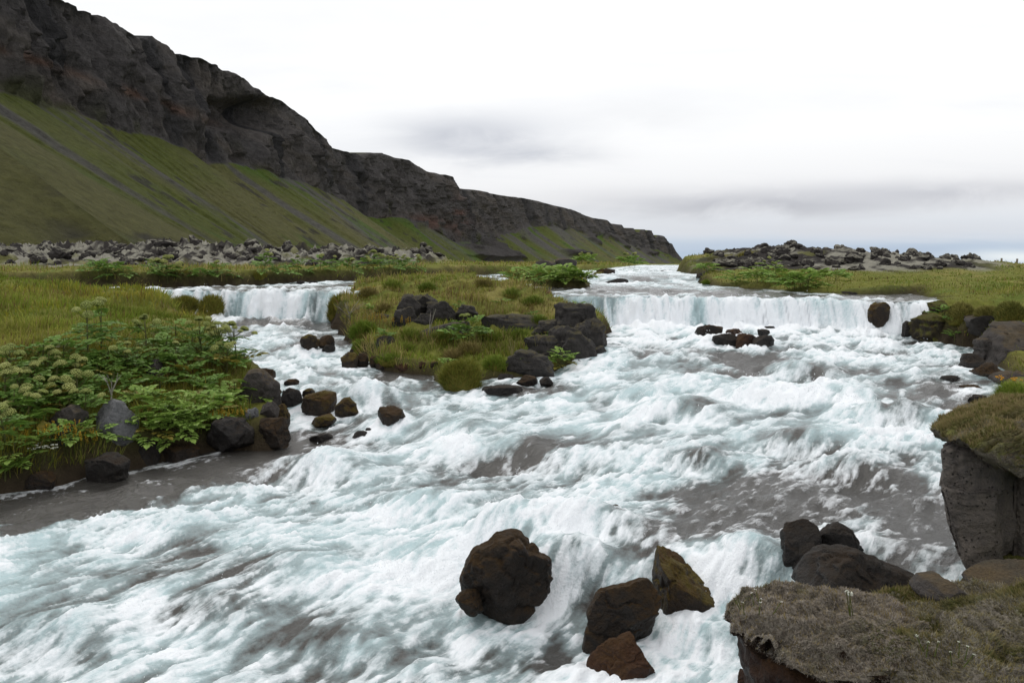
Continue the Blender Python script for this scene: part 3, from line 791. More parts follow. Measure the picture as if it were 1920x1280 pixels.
rock((1690,598,1712,634), 'dark', 'black wet rock at the foot of the rightmost chute', Yc=21.3)
# upper river
for bx_, m_, lb_, yy in [((1112,503,1140,517),'mossy','green-topped brown stone in the upper rapids',46),((1128,502,1158,516),'brown','brown stone right of the green-topped one in the upper rapids',46),
        ((1122,521,1184,536),'dark','wide black rock shedding water above the main waterfall',38),((1212,508,1236,514),'brown','low brown stone midway across the upper rapids',52),
        ((1236,506,1254,514),'dark','small dark stone right of the low brown one in the upper rapids',52),((1274,496,1300,511),'basalt','dark block at the right edge of the upper rapids',58),
        ((1300,512,1330,534),'dark','dark corner rock where the right bank meets the upper rapids',40),((555,525,572,534),'dark','small dark stone above the left waterfall, left of another',33),
        ((574,527,596,533),'dark','flat dark stone above the left waterfall',33),((610,522,640,531),'mossy','mossy dark stone at the island head above the left waterfall',36),
        ((1040,520,1052,536),'dark','dark gap stone at the front of the grassy islet',35),((930,516,955,526),'brown','brown stone in the little channel behind the island',44)]:
    rock(bx_, m_, lb_, Yc=yy, sink=0.4)

# ------------------------------------------------------------------ left bank boulders
rock([(166,805),(172,770),(203,748),(222,752),(240,772),(256,792),(255,808),(236,827),(190,820)], 'grey', 'large angular pale grey boulder with dark hollows on the left bank', sub=6, facets=5, rough=0.05, fine=0.02, sharp=0.97, base=(210,822))
rock([(86,795),(108,770),(135,758),(160,775),(166,800),(150,815),(95,812)], 'basalt', 'dark peaked boulder left of the large pale grey one', sub=5, base=(125,815))
rock((84,802,142,832), 'basalt', 'flat dark boulder under the dark peaked one, behind yellow flowers', base=(112,832))
for bx_, m_, lb_ in [((140,842,236,912),'dark','large black boulder at the waterline with a little wave below it'),((228,826,302,880),'dark','black mossy boulder at the waterline right of the large black one'),
        ((294,830,384,868),'brown','dark brown overgrown boulder at the waterline below hanging leaves'),((374,774,484,856),'dark','broad dark boulder with a grassy top at the waterline'),
        ((480,778,546,850),'brown','rounded reddish-dark boulder at the tip of the left bank'),((458,760,486,792),'grey','small rounded grey boulder perched above the reddish-dark one'),
        ((486,752,524,790),'basalt','grey boulder wedged between the perched grey one and the brown one'),((514,756,546,802),'mossy','brown mossy boulder at the outer edge of the bank tip'),
        ((268,672,312,716),'basalt','grey boulder half hidden under leaves midway up the left bank'),((40,880,100,926),'brown','dark overgrown boulder at the waterline near the left edge')]:
    rock(bx_, m_, lb_, sub=5)
rock([(440,745),(448,705),(462,688),(490,692),(522,720),(526,748),(500,765),(455,762)], 'basalt', 'big sloping grey boulder at the edge of the bank under the flowering angelica', sub=5, rough=0.04)
rock((472,690,520,708), 'brown', 'brown boulder behind the big sloping grey one at the channel')
rock((410,738,450,765), 'basalt', 'dark boulder left of the big sloping grey one')
# ------------------------------------------------------------------ island outcrops
for sh, lb_, yy, kw in [
        ([(1030,600),(1045,575),(1085,566),(1110,580),(1118,610),(1090,640),(1040,630)], 'topmost dark rock of the outcrop at the right end of the island', 20.6, {}),
        ([(1085,600),(1112,592),(1130,605),(1142,640),(1135,670),(1100,672),(1085,640)], 'outermost rock of the outcrop, hanging over the white water', 20.0, {}),
        ([(1020,640),(1050,610),(1100,612),(1120,650),(1110,692),(1060,694),(1030,675)], 'largest rounded rock face of the outcrop at the right end of the island', 19.0, {}),
        ([(985,640),(1010,624),(1040,632),(1050,665),(1020,680),(990,668)], 'smaller cracked rock left of the largest face of the outcrop', 18.6, {}),
        ([(948,692),(955,670),(980,662),(1020,662),(1036,680),(1030,700),(975,704)], 'flat-topped dark rock with a vertical crack at the island foot', 17.4, {}),
        ([(1105,655),(1130,650),(1142,668),(1132,690),(1108,694)], 'low mossy rock under the outermost rock of the outcrop', 18.9, {}),
        ([(1000,690),(1012,660),(1045,650),(1075,672),(1070,700),(1030,704)], 'smooth rock between the flat-topped one and the largest face of the outcrop', 18.4, {}),
        ([(1062,630),(1080,600),(1108,604),(1116,640),(1095,660)], 'steep rock wedged behind the largest face of the outcrop', 19.9, {}),
        ([(1000,630),(1015,604),(1048,600),(1056,626),(1030,640)], 'mossy rock at the upper left of the outcrop', 20.2, {}),
        ([(1070,700),(1085,676),(1118,672),(1130,692),(1110,704)], 'low dark rock at the water under the largest face of the outcrop', 18.3, {}),
        ([(740,596),(745,566),(765,555),(795,556),(800,585),(780,604)], 'left block of the rock outcrop in the middle of the island', 22.0, {}),
        ([(758,582),(768,558),(800,553),(822,562),(815,588),(785,592)], 'grey-streaked top block of the outcrop in the middle of the island', 22.2, {}),
        ([(796,600),(802,568),(830,562),(852,580),(848,602),(820,608)], 'right block of the outcrop in the middle of the island', 21.8, {}),
        ([(738,606),(745,584),(770,580),(795,592),(790,615),(755,622)], 'lowest left block of the outcrop in the middle of the island', 21.4, {}),
        ([(775,604),(790,590),(815,592),(820,610),(795,618)], 'small lower block between the others of the mid-island outcrop', 21.2, {}),
        ([(846,585),(860,570),(885,574),(895,590),(865,598)], 'small rock at the right end of the mid-island outcrop', 22.0, {}),
        ([(785,632),(795,618),(850,606),(900,600),(905,622),(850,632)], 'long ledge of dark rock below the mid-island outcrop', 20.6, {}),
        ([(890,620),(900,597),(960,590),(1010,596),(1012,612),(950,620)], 'right half of the long ledge, topped with pale moss', 20.8, {}),
        ([(700,598),(712,588),(730,592),(735,604),(710,606)], 'small dark rock left of the mid-island outcrop', 22.5, {}),
        ([(858,532),(870,525),(884,530),(880,542),(862,542)], 'small rock on the crest of the island', 28.5, {}),
        ([(845,548),(860,540),(882,545),(876,556),(850,556)], 'low rock just below the crest of the island', 27.0, {}),
        ([(900,552),(930,545),(960,550),(955,562),(910,562)], 'flat ledge rock near the crest, right of the low one', 26.0, {}),
        ([(905,575),(925,562),(950,566),(948,582),(915,584)], 'dark overhang under a turf cap on the right crest of the island', 24.4, {}),
        ([(720,528),(735,523),(760,527),(755,534),(725,534)], 'flat grey rock lying in the grass at the head of the island', 33.0, {})]:
    rock(sh, 'outcrop', lb_, grow=1.14, Yc=yy - (0.5 if yy < 23 else 0.2), sub=5, sink=0.3, name='outcrop_rock', cat='rock', depth=None, facets=13, rough=0.12, boxy=0.5, strata=0.07)
# ------------------------------------------------------------------ right bank rocks
for sh, m_, lb_, yy, dp in [
        ([(1785,628),(1800,598),(1860,590),(2010,586),(2020,640),(1900,640),(1840,634)], 'basalt', 'thick layered rock slab capping the right bank', 19.2, 2.2),
        ([(1850,700),(1862,630),(1890,605),(2010,598),(2060,700),(1960,715),(1890,712)], 'basalt', 'huge grey rock face below the layered slab on the right bank', 16.6, 2.6),
        ([(1830,668),(1832,636),(1850,630),(1866,640),(1864,672)], 'basalt', 'square block standing at the left corner of the huge grey face', 16.9, 0.5),
        ([(1795,688),(1803,664),(1830,662),(1842,676),(1836,692)], 'dark', 'black pointed rock at the waterline left of the square block', 16.0, 0.5),
        ([(1815,720),(1830,690),(1870,680),(1900,700),(1890,745),(1830,748)], 'brown', 'brown boulder with orange moss below the huge grey face', 14.9, 0.9),
        ([(1860,745),(1880,705),(1920,695),(2000,720),(2000,770),(1880,775)], 'basalt', 'grey boulder behind the yellow flowers at the right edge', 14.2, 1.2),
        ([(1764,717),(1772,705),(1795,703),(1806,714),(1795,722)], 'dark', 'low black stone awash off the right bank', 14.8, 0.4),
        ([(1795,735),(1805,724),(1835,722),(1852,734),(1840,742)], 'brown', 'flat brown stone awash nearer than the low black one', 14.0, 0.5),
        ([(1815,748),(1828,740),(1850,742),(1855,752),(1835,757)], 'dark', 'small dark stone at the waterline in front of the green tussock', 13.2, 0.4),
        ([(1705,632),(1712,600),(1745,588),(1800,590),(1830,620),(1832,660),(1780,655),(1740,642)], 'greenm', 'moss-covered rock face right of the main waterfall', 20.6, 1.6),
        ([(1735,590),(1745,568),(1768,562),(1790,572),(1790,592)], 'greenm', 'rounded yellow-green moss cushion rock above the rightmost chute', 21.8, 0.7),
        ([(1560,560),(1575,545),(1620,548),(1640,558),(1600,566)], 'dark', 'flat wet black rock at the brink of the main waterfall, right part', 27.0, 0.8),
        ([(1500,556),(1515,549),(1545,550),(1552,559),(1520,562)], 'dark', 'low black rock at the bank above the main waterfall', 28.0, 0.6)]:
    rock(sh, m_, lb_, Yc=yy, depth=dp, sub=5, sink=0.2, name='bank_rock', cat='rock', facets=12, rough=0.12, boxy=0.45, strata=0.10)
for bx_, m_, yy, lb_ in [((1000,486,1048,507),'basalt',52,'left half of the dark outcrop beside the upper rapids'),((1036,482,1084,505),'basalt',53,'right half of the dark outcrop beside the upper rapids'),
        ((664,488,694,502),'basalt',46,'left black rock of a pair jutting from the far bank'),((690,488,724,503),'basalt',46,'right black rock of a pair jutting from the far bank'),
        ((540,505,562,522),'red',38,'reddish stone on the far bank above the left waterfall'),((1350,512,1392,535),'basalt',40,'brown-black rock on the right bank near the upper rapids'),
        ((1395,515,1425,533),'basalt',41,'dark rock right of the brown-black one on the right bank'),((1478,516,1512,528),'basalt',38,'grey rock in the grass of the right bank'),
        ((1345,482,1374,503),'lava',50,'largest jagged lava block at the left foot of the right lava hill'),((1328,498,1348,514),'lava',46,'dark lava block in the grass left of the right lava hill'),
        ((1380,495,1404,512),'lava',46,'lava block in the grass under the right lava hill')]:
    rock(bx_, m_, lb_, Yc=yy, sub=4, sink=0.3, name='bank_rock', cat='rock', facets=8, rough=0.1)

# ------------------------------------------------------------------ lava fields: rocks strewn on the moss
def spiky(seed):
    o = default_outline(1.0, 0.8, seed)
    return rock_mesh('lava_rock', o, 0.9, MR['lava'], seed, 4, boxy=0.8, rough=0.34, facets=8, fine=0.10, sharp=0.95)
LAVA_PROTO = [spiky(300 + i) for i in range(10)]
LAVA_SPEC = []
def strew(poly, n, ylo, yhi, label, group, smin, smax, seed, bounds):
    r = np.random.default_rng(seed); got = 0
    cand_px = r.uniform(bounds[0], bounds[1], n * 12); cand_y = np.exp(r.uniform(math.log(ylo), math.log(yhi), n * 12))
    cx_ = (cand_px - 960) / F * cand_y
    sdp = poly_sd(poly, cx_, cand_y); z_, sd_2, lv_, w_ = land_eval(cx_, cand_y)
    clump = fbm2(cx_ * 0.35 + seed, cand_y * 0.25, 3)
    for i in range(n * 12):
        if got >= n: break
        if sdp[i] < 0 or clump[i] < r.uniform(-0.6, 0.2): continue
        s = r.uniform(smin, smax) * (1.6 if r.random() < 0.08 else 1.0) * (cand_y[i] / 50) ** 0.7
        LAVA_SPEC.append((s / cand_y[i], int(r.integers(10)), (cx_[i], cand_y[i], z_[i] + 0.10 * s),
                          (r.uniform(-.4, .4), r.uniform(-.4, .4), r.uniform(0, 6.28)), (s * r.uniform(.8, 1.4), s * r.uniform(.8, 1.3), s * r.uniform(.6, 1.25)), label, group)); got += 1
strew(LAVA_L, 260, 43, 78, 'jagged dark lava rock on the mossy lava field below the cliff', 'lava rocks of the left field', 0.25, 0.85, 5, (-60, 660))
strew(LAVA_L2, 34, 50, 66, 'dark lava rock on the grey lava mound left of the far meadow', 'lava rocks of the middle mound', 0.3, 0.8, 6, (600, 830))
strew(LAVA_R, 260, 40, 70, 'jagged dark lava rock on the lava hill of the right bank', 'lava rocks of the right field', 0.22, 0.75, 7, (1320, 1950))
LAVA_SPEC.sort(key=lambda q: -q[0])
rub_v, rub_f, nb_ = [], [], 0
for i, (_, pi_, loc, rot_, scl, label, group) in enumerate(LAVA_SPEC):
    if i < 290:
        o = obj('lava_rock', LAVA_PROTO[pi_], None, loc); o.rotation_euler = rot_; o.scale = scl
        tag(o, label, 'lava rock', group)
    else:                                       # the smallest bits, past counting
        v, f = ico(2); M = np.array(Euler(rot_).to_matrix())
        q = v * (1 + 0.5 * fbm3(v * 1.6 + i * 3.1, 3))[:, None] * 0.5
        rub_v.append((q * np.array(scl)) @ M.T + np.array(loc)); rub_f.append(f + nb_); nb_ += len(v)
tag(obj('lava_rubble', mesh_np('lava_rubble', np.concatenate(rub_v), np.concatenate(rub_f), MR['lava'], False)), 'small dark lava rubble lying between the lava rocks', kind='stuff')

# ------------------------------------------------------------------ tall rock wall at the right edge and the foreground moss rock
def lumpy_moss(name, outline_px, Yc, dep, mat, seed, sub=6, lump=0.05, scale=5.0, boxy=0.6, parent=None, centre=None, skew=0.0):
    xs_ = [p[0] for p in outline_px]; ys_ = [p[1] for p in outline_px]
    cxp, cyp = (min(xs_) + max(xs_)) / 2, (min(ys_) + max(ys_)) / 2
    s = Yc / F
    me = rock_mesh(name, [((a_ - cxp) * s, (cyp - b_) * s) for a_, b_ in outline_px], dep, mat, seed, sub, boxy=boxy, rough=0.05, facets=2, fine=0.01)
    v = np.zeros(len(me.vertices) * 3); me.vertices.foreach_get('co', v); v = v.reshape(-1, 3)
    nr = np.zeros(len(me.vertices) * 3); me.vertices.foreach_get('normal', nr); nr = nr.reshape(-1, 3)
    d = lump * (1 - np.abs(fbm3(v * scale + seed, 2))) * 1.2 - lump + lump * 0.5 * fbm3(v * scale * 4, 3) + lump * 0.18 * fbm3(v * scale * 16, 2)
    v = v + nr * d[:, None]; v[:, 0] += v[:, 1] * skew; me.vertices.foreach_set('co', v.ravel().astype(np.float32)); me.update()
    o = obj(name, me, parent)
    wpos = Vector(P(cxp, cyp, Yc))
    o.location = wpos - (Vector(centre) if centre is not None else Vector((0, 0, 0)))
    return o, v + np.array(wpos)
mm = Mat('woolly_moss', 1.0, 0.05)
w1 = mm.noise(4.0, 5, 0.6); w2 = mm.noise(30.0, 5, 0.7); w3 = mm.noise(1.7, 3, 0.5)
mcol = mm.mix(mm.ramp(w1, [(0.40, 0), (0.62, 1)]), (0.235, 0.210, 0.170), (0.160, 0.140, 0.115))
mcol = mm.mix(mm.ramp(w3, [(0.52, 0), (0.66, 0.8)]), mcol, (0.100, 0.105, 0.035))
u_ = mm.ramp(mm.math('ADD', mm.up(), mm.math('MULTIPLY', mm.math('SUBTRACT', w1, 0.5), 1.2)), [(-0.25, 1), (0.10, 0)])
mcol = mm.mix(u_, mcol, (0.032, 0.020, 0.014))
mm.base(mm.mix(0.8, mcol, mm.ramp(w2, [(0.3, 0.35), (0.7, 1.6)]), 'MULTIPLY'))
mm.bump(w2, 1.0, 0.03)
mt = Mat('turf_moss', 1.0, 0.05)
w1 = mt.noise(3.0, 5, 0.6); w2 = mt.noise(28.0, 5, 0.7)
tcol = mt.mix(mt.ramp(w1, [(0.42, 0), (0.62, 1)]), (0.190, 0.170, 0.090), (0.130, 0.135, 0.038))
u_ = mt.ramp(mt.up(), [(-0.3, 1), (0.15, 0)]); tcol = mt.mix(u_, tcol, (0.17, 0.15, 0.115))
mt.base(mt.mix(0.75, tcol, mt.ramp(w2, [(0.3, 0.4), (0.7, 1.55)]), 'MULTIPLY')); mt.bump(w2, 1.0, 0.03)

MOSSV = []
wc = P(1900, 1100, 6.6)
wall = tag(empty('rock_wall', wc), 'tall pitted rock wall with overhanging mossy turf at the right edge', 'rock wall')
def wall_block(left, right, Yf, dep, seed):
    """rock block of rounded square plan; left/right edges given as (photo row, photo column) lists"""
    nv_, nu_ = 110, 130
    rows = np.linspace(left[0][0], left[-1][0], nv_)
    xl = np.interp(rows, [q[0] for q in left], [q[1] for q in left]); xr = np.interp(rows, [q[0] for q in right], [q[1] for q in right])
    th = np.linspace(0, 2 * math.pi, nu_, endpoint=False)
    cx_ = np.sign(np.cos(th)) * np.abs(np.cos(th)) ** 0.28; cy_ = np.sign(np.sin(th)) * np.abs(np.sin(th)) ** 0.28
    s_ = Yf / F
    Xl, Xr, Zz = (xl - 960) * s_, (xr - 960) * s_, H - (rows - HY) * s_
    Xp = (Xl + Xr)[:, None] / 2 + (Xr - Xl)[:, None] / 2 * cx_[None, :]
    Yp = np.full_like(Xp, Yf + dep / 2) + dep / 2 * cy_[None, :]
    Zp = np.repeat(Zz[:, None], nu_, 1)
    Xp = Xp + (Yp - Yf) * 0.60          # the left flank runs back to the right
    nx, ny = np.cos(th)[None, :], np.sin(th)[None, :]
    q = np.stack([Xp, Yp, Zp], -1).reshape(-1, 3)
    flute = fbm3(q * np.array([5, 5, 1.1]) + seed, 4).reshape(Xp.shape); lumpn = fbm3(q * 2.6 + seed * 2, 3).reshape(Xp.shape); fn = fbm3(q * 16 + seed, 4, .6).reshape(Xp.shape)
    plates = np.floor(3.5 * fbm3(q * np.array([2.4, 2.4, 1.5]) + seed * 5, 2)).reshape(Xp.shape)
    crack = sstep(0.05, 0.0, np.abs(fbm3(q * np.array([2.2, 2.2, 0.9]) + seed * 3, 2))).reshape(Xp.shape)
    d_ = 0.07 * flute + 0.06 * lumpn + 0.026 * fn + 0.045 * plates - 0.05 * crack
    Xp = Xp + nx * d_; Yp = Yp + ny * d_; Zp = Zp + 0.01 * fn
    V = np.stack([Xp, Yp, Zp], -1).reshape(-1, 3); V = np.concatenate([V, [[V[:nu_, 0].mean(), Yf + dep / 2, Zz[0] + .02], [V[-nu_:, 0].mean(), Yf + dep / 2, Zz[-1]]]])
    i = np.arange(nv_ - 1)[:, None] * nu_ + np.arange(nu_)[None, :]; j = np.arange(nv_ - 1)[:, None] * nu_ + (np.arange(nu_)[None, :] + 1) % nu_
    f1 = np.stack([i, j, j + nu_], -1).reshape(-1, 3); f2 = np.stack([i, j + nu_, i + nu_], -1).reshape(-1, 3)
    a0 = np.arange(nu_); a1 = (a0 + 1) % nu_; n0 = nv_ * nu_; b0 = (nv_ - 1) * nu_
    cap = np.concatenate([np.stack([a1, a0, np.full(nu_, n0)], -1), np.stack([b0 + a0, b0 + a1, np.full(nu_, n0 + 1)], -1)])
    me = mesh_np('block', V - np.array(wc), np.concatenate([f1, f2, cap])[:, ::-1], MR['wall'], True)
    return obj('block', me, wall)
wall_block([(842,1764),(860,1764),(905,1768),(922,1774)], [(842,1884),(922,1882)], 6.30, 1.2, 1)
wall_block([(918,1766),(940,1764),(985,1776),(1035,1790),(1070,1808),(1140,1838)], [(918,1886),(1000,1890),(1140,1896)], 6.22, 1.2, 2)
wall_block([(862,1882),(900,1884),(1000,1884),(1150,1892)], [(862,2200),(1150,2250)], 6.36, 1.4, 3)
o, vv = lumpy_moss('moss_cap', [(1736,822),(1748,802),(1790,782),(1860,764),(1960,745),(2300,720),(2330,860),(2100,900),(1960,890),(1900,874),(1872,860),(1850,872),(1822,852),(1800,838),(1768,844),(1742,840)], 6.72, 1.7, mt.m, 3, 6, 0.09, 4.5, 0.55, wall, wc, 0.52)
MOSSV.append((o, vv, 'turf'))
fc = P(1650, 1280, 4.3)
mr_ = tag(empty('moss_rock', fc), 'foreground rock ledge thick with grey woolly moss at the bottom right', 'rock')
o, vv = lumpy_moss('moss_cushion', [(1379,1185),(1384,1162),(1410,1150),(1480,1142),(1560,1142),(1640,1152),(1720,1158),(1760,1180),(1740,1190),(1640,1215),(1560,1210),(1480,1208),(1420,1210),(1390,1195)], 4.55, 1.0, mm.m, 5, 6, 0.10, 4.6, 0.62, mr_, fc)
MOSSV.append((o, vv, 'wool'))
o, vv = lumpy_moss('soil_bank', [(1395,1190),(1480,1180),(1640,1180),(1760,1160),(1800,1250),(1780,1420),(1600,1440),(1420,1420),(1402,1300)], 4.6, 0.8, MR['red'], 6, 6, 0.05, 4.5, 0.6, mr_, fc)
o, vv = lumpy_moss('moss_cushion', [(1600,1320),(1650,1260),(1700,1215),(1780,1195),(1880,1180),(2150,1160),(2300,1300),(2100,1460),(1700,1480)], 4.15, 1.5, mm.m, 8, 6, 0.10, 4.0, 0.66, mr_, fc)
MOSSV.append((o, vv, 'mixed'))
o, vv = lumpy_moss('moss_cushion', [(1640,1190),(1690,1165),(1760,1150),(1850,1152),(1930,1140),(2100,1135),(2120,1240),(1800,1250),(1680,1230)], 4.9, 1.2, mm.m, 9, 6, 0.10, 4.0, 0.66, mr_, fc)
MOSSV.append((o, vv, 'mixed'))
o, vv = lumpy_moss('stone', [(1822,1095),(1850,1078),(1920,1066),(2020,1070),(2040,1130),(1900,1150),(1840,1130)], 5.3, 0.7, MR['basalt'], 12, 5, 0.03, 3.6, 0.66, mr_, fc)
o, vv = lumpy_moss('stone', [(1715,1105),(1735,1085),(1775,1082),(1800,1098),(1790,1125),(1730,1125)], 5.2, 0.4, MR['basalt'], 13, 5, 0.02, 3.6, 0.66, mr_, fc)
# ================================================================== river: flow field
flow_ctrl = []
for px, py, dx, dy in [(1400,600,-.1,-1),(1300,640,-.35,-.95),(1120,650,-.3,-.95),(1700,645,-.7,-.7),(1780,700,-.75,-.65),(1500,700,-.6,-.8),
        (1200,720,-.72,-.7),(1700,800,-.65,-.75),(1300,850,-.66,-.75),(1000,780,-.75,-.66),(800,850,-.68,-.74),(500,950,-.6,-.8),(200,1000,-.58,-.82),
        (100,1200,-.55,-.83),(700,1150,-.6,-.8),(1600,950,-.62,-.78),(1300,980,-.7,-.7),(1050,1120,-.45,-.9),(1300,1180,-.6,-.8),(550,650,.1,-1),
        (620,700,.35,-.94),(720,760,.1,-1),(600,830,-.3,-.95),(300,880,-.75,-.66),(100,920,-.8,-.6)]:
    x_, y_, z_ = hit(px, py); flow_ctrl.append((x_, y_, dx, dy))
flow_ctrl += [(-7.5,28,0,-1),(-10,31,.6,-.8),(5,28,0.0,-1),(9,26,.25,-.95),(6,36,0,-1),(5,45,.05,-1),(8,60,-.1,-1),(1,36,.3,-.95)]
def flow(X, Y):
    fx = shepard([(a_, b_, c_) for a_, b_, c_, d_ in flow_ctrl], X, Y, 0.6, 1.5)
    fy = shepard([(a_, b_, d_) for a_, b_, c_, d_ in flow_ctrl], X, Y, 0.6, 1.5)
    # eddies wander about the main direction
    ang = 0.35 * fbm2(X * 0.8 + 2, Y * 0.8, 3)
    l_ = np.hypot(fx, fy) + 1e-9; fx, fy = fx / l_, fy / l_
    return fx * np.cos(ang) - fy * np.sin(ang), fx * np.sin(ang) + fy * np.cos(ang)
# ------------------------------------------------------------------ mesh rows bunch up at the falls
y1_ = np.exp(np.arange(math.log(4.6), math.log(24.35), 0.0058)); y2_ = np.arange(24.36, 25.25, 0.022); y3_ = np.exp(np.arange(math.log(25.27), math.log(46), 0.0062)); y4_ = np.exp(np.arange(math.log(46.2), math.log(125), 0.016))
WY = np.concatenate([y1_, y2_, y3_, y4_]); WPX = np.linspace(-330, 2230, 860)
wy = np.repeat(WY[:, None], len(WPX), 1)
wx = ((WPX[None, :] - 960) / F) * wy
for _ in range(2):
    wy = WY[:, None] + (ylip(wx) - 25.0) * np.exp(-((WY[:, None] - 25.0) / 5.0) ** 2)
    wx = ((WPX[None, :] - 960) / F) * wy
sdw = np.full(wx.shape, -1e9)
for nm, L in LANDS.items():
    sdw = np.maximum(sdw, poly_sd(L['poly'], wx, wy))
wkeep = (sdw < 0.75)
wf = grid_faces(len(WY), len(WPX), wkeep)
wv0 = np.stack([wx, wy], -1).reshape(-1, 2)
wv0, wf, wsd = compact(wv0, wf, sdw.ravel())
X, Y = wv0[:, 0].copy(), wv0[:, 1].copy()
Zb = water_base(X, Y, True)
FX, FY = flow(X, Y)
# coarse flow grid for tracing
fgx = np.linspace(-30, 40, 281); fgy = np.linspace(3, 125, 489)
FGX, FGY = flow(*np.meshgrid(fgx, fgy))
def fsample(x, y):
    u = np.clip((x + 30) / 70 * 280, 0, 279.99); v = np.clip((y - 3) / 122 * 488, 0, 487.99)
    i = u.astype(int); j = v.astype(int); a_ = u - i; b_ = v - j
    def s(G): return (G[j, i] * (1 - a_) + G[j, i + 1] * a_) * (1 - b_) + (G[j + 1, i] * (1 - a_) + G[j + 1, i + 1] * a_) * b_
    return s(FGX), s(FGY)
def lic1(cell, length, steps, off, octaves, x0, y0):
    acc = np.zeros_like(x0); wsum = 0.0; h = length / steps
    for sgn in (1, -1):
        x, y = x0.copy(), y0.copy()
        for k in range(steps // 2):
            w = 0.5 + 0.5 * math.cos(math.pi * k / (steps / 2))
            acc += w * (vnoise2(x / cell + off, y / cell + off * 1.7) + (0.6 * vnoise2(2.1 * x / cell + off, 2.1 * y / cell) if octaves > 1 else 0)); wsum += w
            fx, fy = fsample(x, y)
            x += sgn * h * fx; y += sgn * h * fy
    acc /= wsum
    return (acc - acc.mean()) / (acc.std() + 1e-9)
def lic(cell, length, steps, off, octaves=1, grow=True):
    """noise smeared along the current; coarser in the distance"""
    if not grow:
        return lic1(cell, length, steps, off, octaves, X, Y)
    out_ = np.zeros_like(X); wt_ = np.zeros_like(X)
    for lo_, hi_, mul in ((0, 11, 1.0), (11, 22, 1.9), (22, 999, 3.4)):
        w = sstep(lo_ - 2, lo_ + 2, Y) * sstep(hi_ + 2, hi_ - 2, Y)
        i = w > 0
        if not i.any(): continue
        out_[i] += w[i] * lic1(cell * mul, length * mul ** 0.8, steps, off + mul, octaves, X[i], Y[i]); wt_ += w * w
    return out_ / np.sqrt(np.maximum(wt_, 1e-6))
nA = lic(0.60, 1.5, 16, 3.3, 1, False)
nB = lic(0.16, 0.62, 14, 11.1, 2)
nC = lic(0.055, 0.22, 10, 23.7, 2)
nD = fbm2(X / 1.6, Y / 1.6, 3); nD = nD / nD.std()
nW = lic(0.30, 0.8, 14, 41.0, 2, False)
# ------------------------------------------------------------------ turbulence and air in the water, by place
def blobs(lst):
    s = np.zeros_like(X)
    pxs = 960 + X / Y * F; pys = HY - (Zb - H) / Y * F
    for px, py, rx, ry, rot, amt in lst:
        c, s_ = math.cos(rot), math.sin(rot)
        u = (pxs - px) * c + (pys - py) * s_; v = -(pxs - px) * s_ + (pys - py) * c
        s += (amt if amt > 0 else amt * 0.70) * np.exp(-(u / rx) ** 2 - (v / ry) ** 2)
    return s
R_ = math.radians
bias = -0.14 + 0.88 * blobs([
    (120,955,200,26,R_(-14),-2.6),(420,890,180,26,R_(-14),-2.6),(600,835,70,20,0,-1.4),(0,1000,120,30,0,-1.0),
    (1330,985,200,34,R_(-8),-1.25),(1480,930,200,34,R_(-12),-0.8),(1740,1000,80,60,0,-2.0),(1690,940,80,30,0,-1.0),(1400,1065,60,26,0,-0.5),
    (650,1062,230,22,R_(-6),-1.4),(330,1045,160,40,R_(-10),-1.0),(90,1120,160,60,R_(-20),-0.9),(160,1220,80,30,0,-0.7),
    (1040,1245,70,30,R_(-10),-1.2),(700,1235,120,24,0,-0.6),(880,1170,60,20,0,-0.5),
    (560,618,90,14,0,-1.0),(600,640,60,14,0,-0.6),(1420,675,150,20,R_(4),-1.5),(1260,690,120,14,0,-0.7),(1000,730,110,16,0,-1.3),(780,705,80,14,0,-1.1),
    (1490,690,50,12,0,-0.9),(1310,770,70,16,0,-1.1),(1180,745,90,14,0,-0.7),(1690,780,60,16,0,-1.2),(1500,820,60,14,0,-1.2),(1380,910,90,20,R_(-10),-1.0),(1320,860,60,16,0,-1.0),
    (1780,730,70,40,0,-0.8),(1740,860,40,14,0,-0.6),
    (1350,548,330,9,R_(1),-1.8),(1100,545,90,9,0,-1.1),(470,540,150,7,0,-1.3),(1650,556,90,7,0,-1.0),(1250,533,150,5,0,-0.4),
    (1430,600,260,32,0,1.5),(1180,600,60,40,0,1.0),(520,578,100,26,0,1.1),(1250,640,120,16,0,0.9),(1620,650,150,20,0,0.8),(700,735,60,22,0,1.2),
    (680,1095,260,26,R_(-8),1.1),(950,985,110,26,R_(-25),1.0),(600,870,140,30,R_(-12),0.9),(1000,840,200,40,0,0.35),(250,1150,140,30,R_(-18),0.7),
    (1030,1140,45,60,0,1.3),(1360,1090,60,40,0,1.2),(1330,1200,80,60,0,0.9),(1100,1050,70,24,R_(15),0.8),(560,690,60,20,0,0.5),(1150,790,160,24,0,0.5),(1560,760,150,20,0,0.5),(1560,860,160,30,0,0.4)])
fallz = (Zb - 1.05) * (Zb < 1.75) * (np.abs(Y - ylip(X)) < 0.75)
onfall = sstep(0.0, 0.15, np.where(np.abs(Y - ylip(X) + 0.3) < 0.45, 1.0, 0.0) * (Zb - 0.98))
turb = np.clip(0.62 + 0.33 * bias, 0.34, 1.35) * (1 - 0.75 * onfall) * np.clip(sstep(0.5, -0.6, wsd) + 0.2, 0, 1)
turb = turb * np.where(Y > ylip(X), 0.45, 1.0)
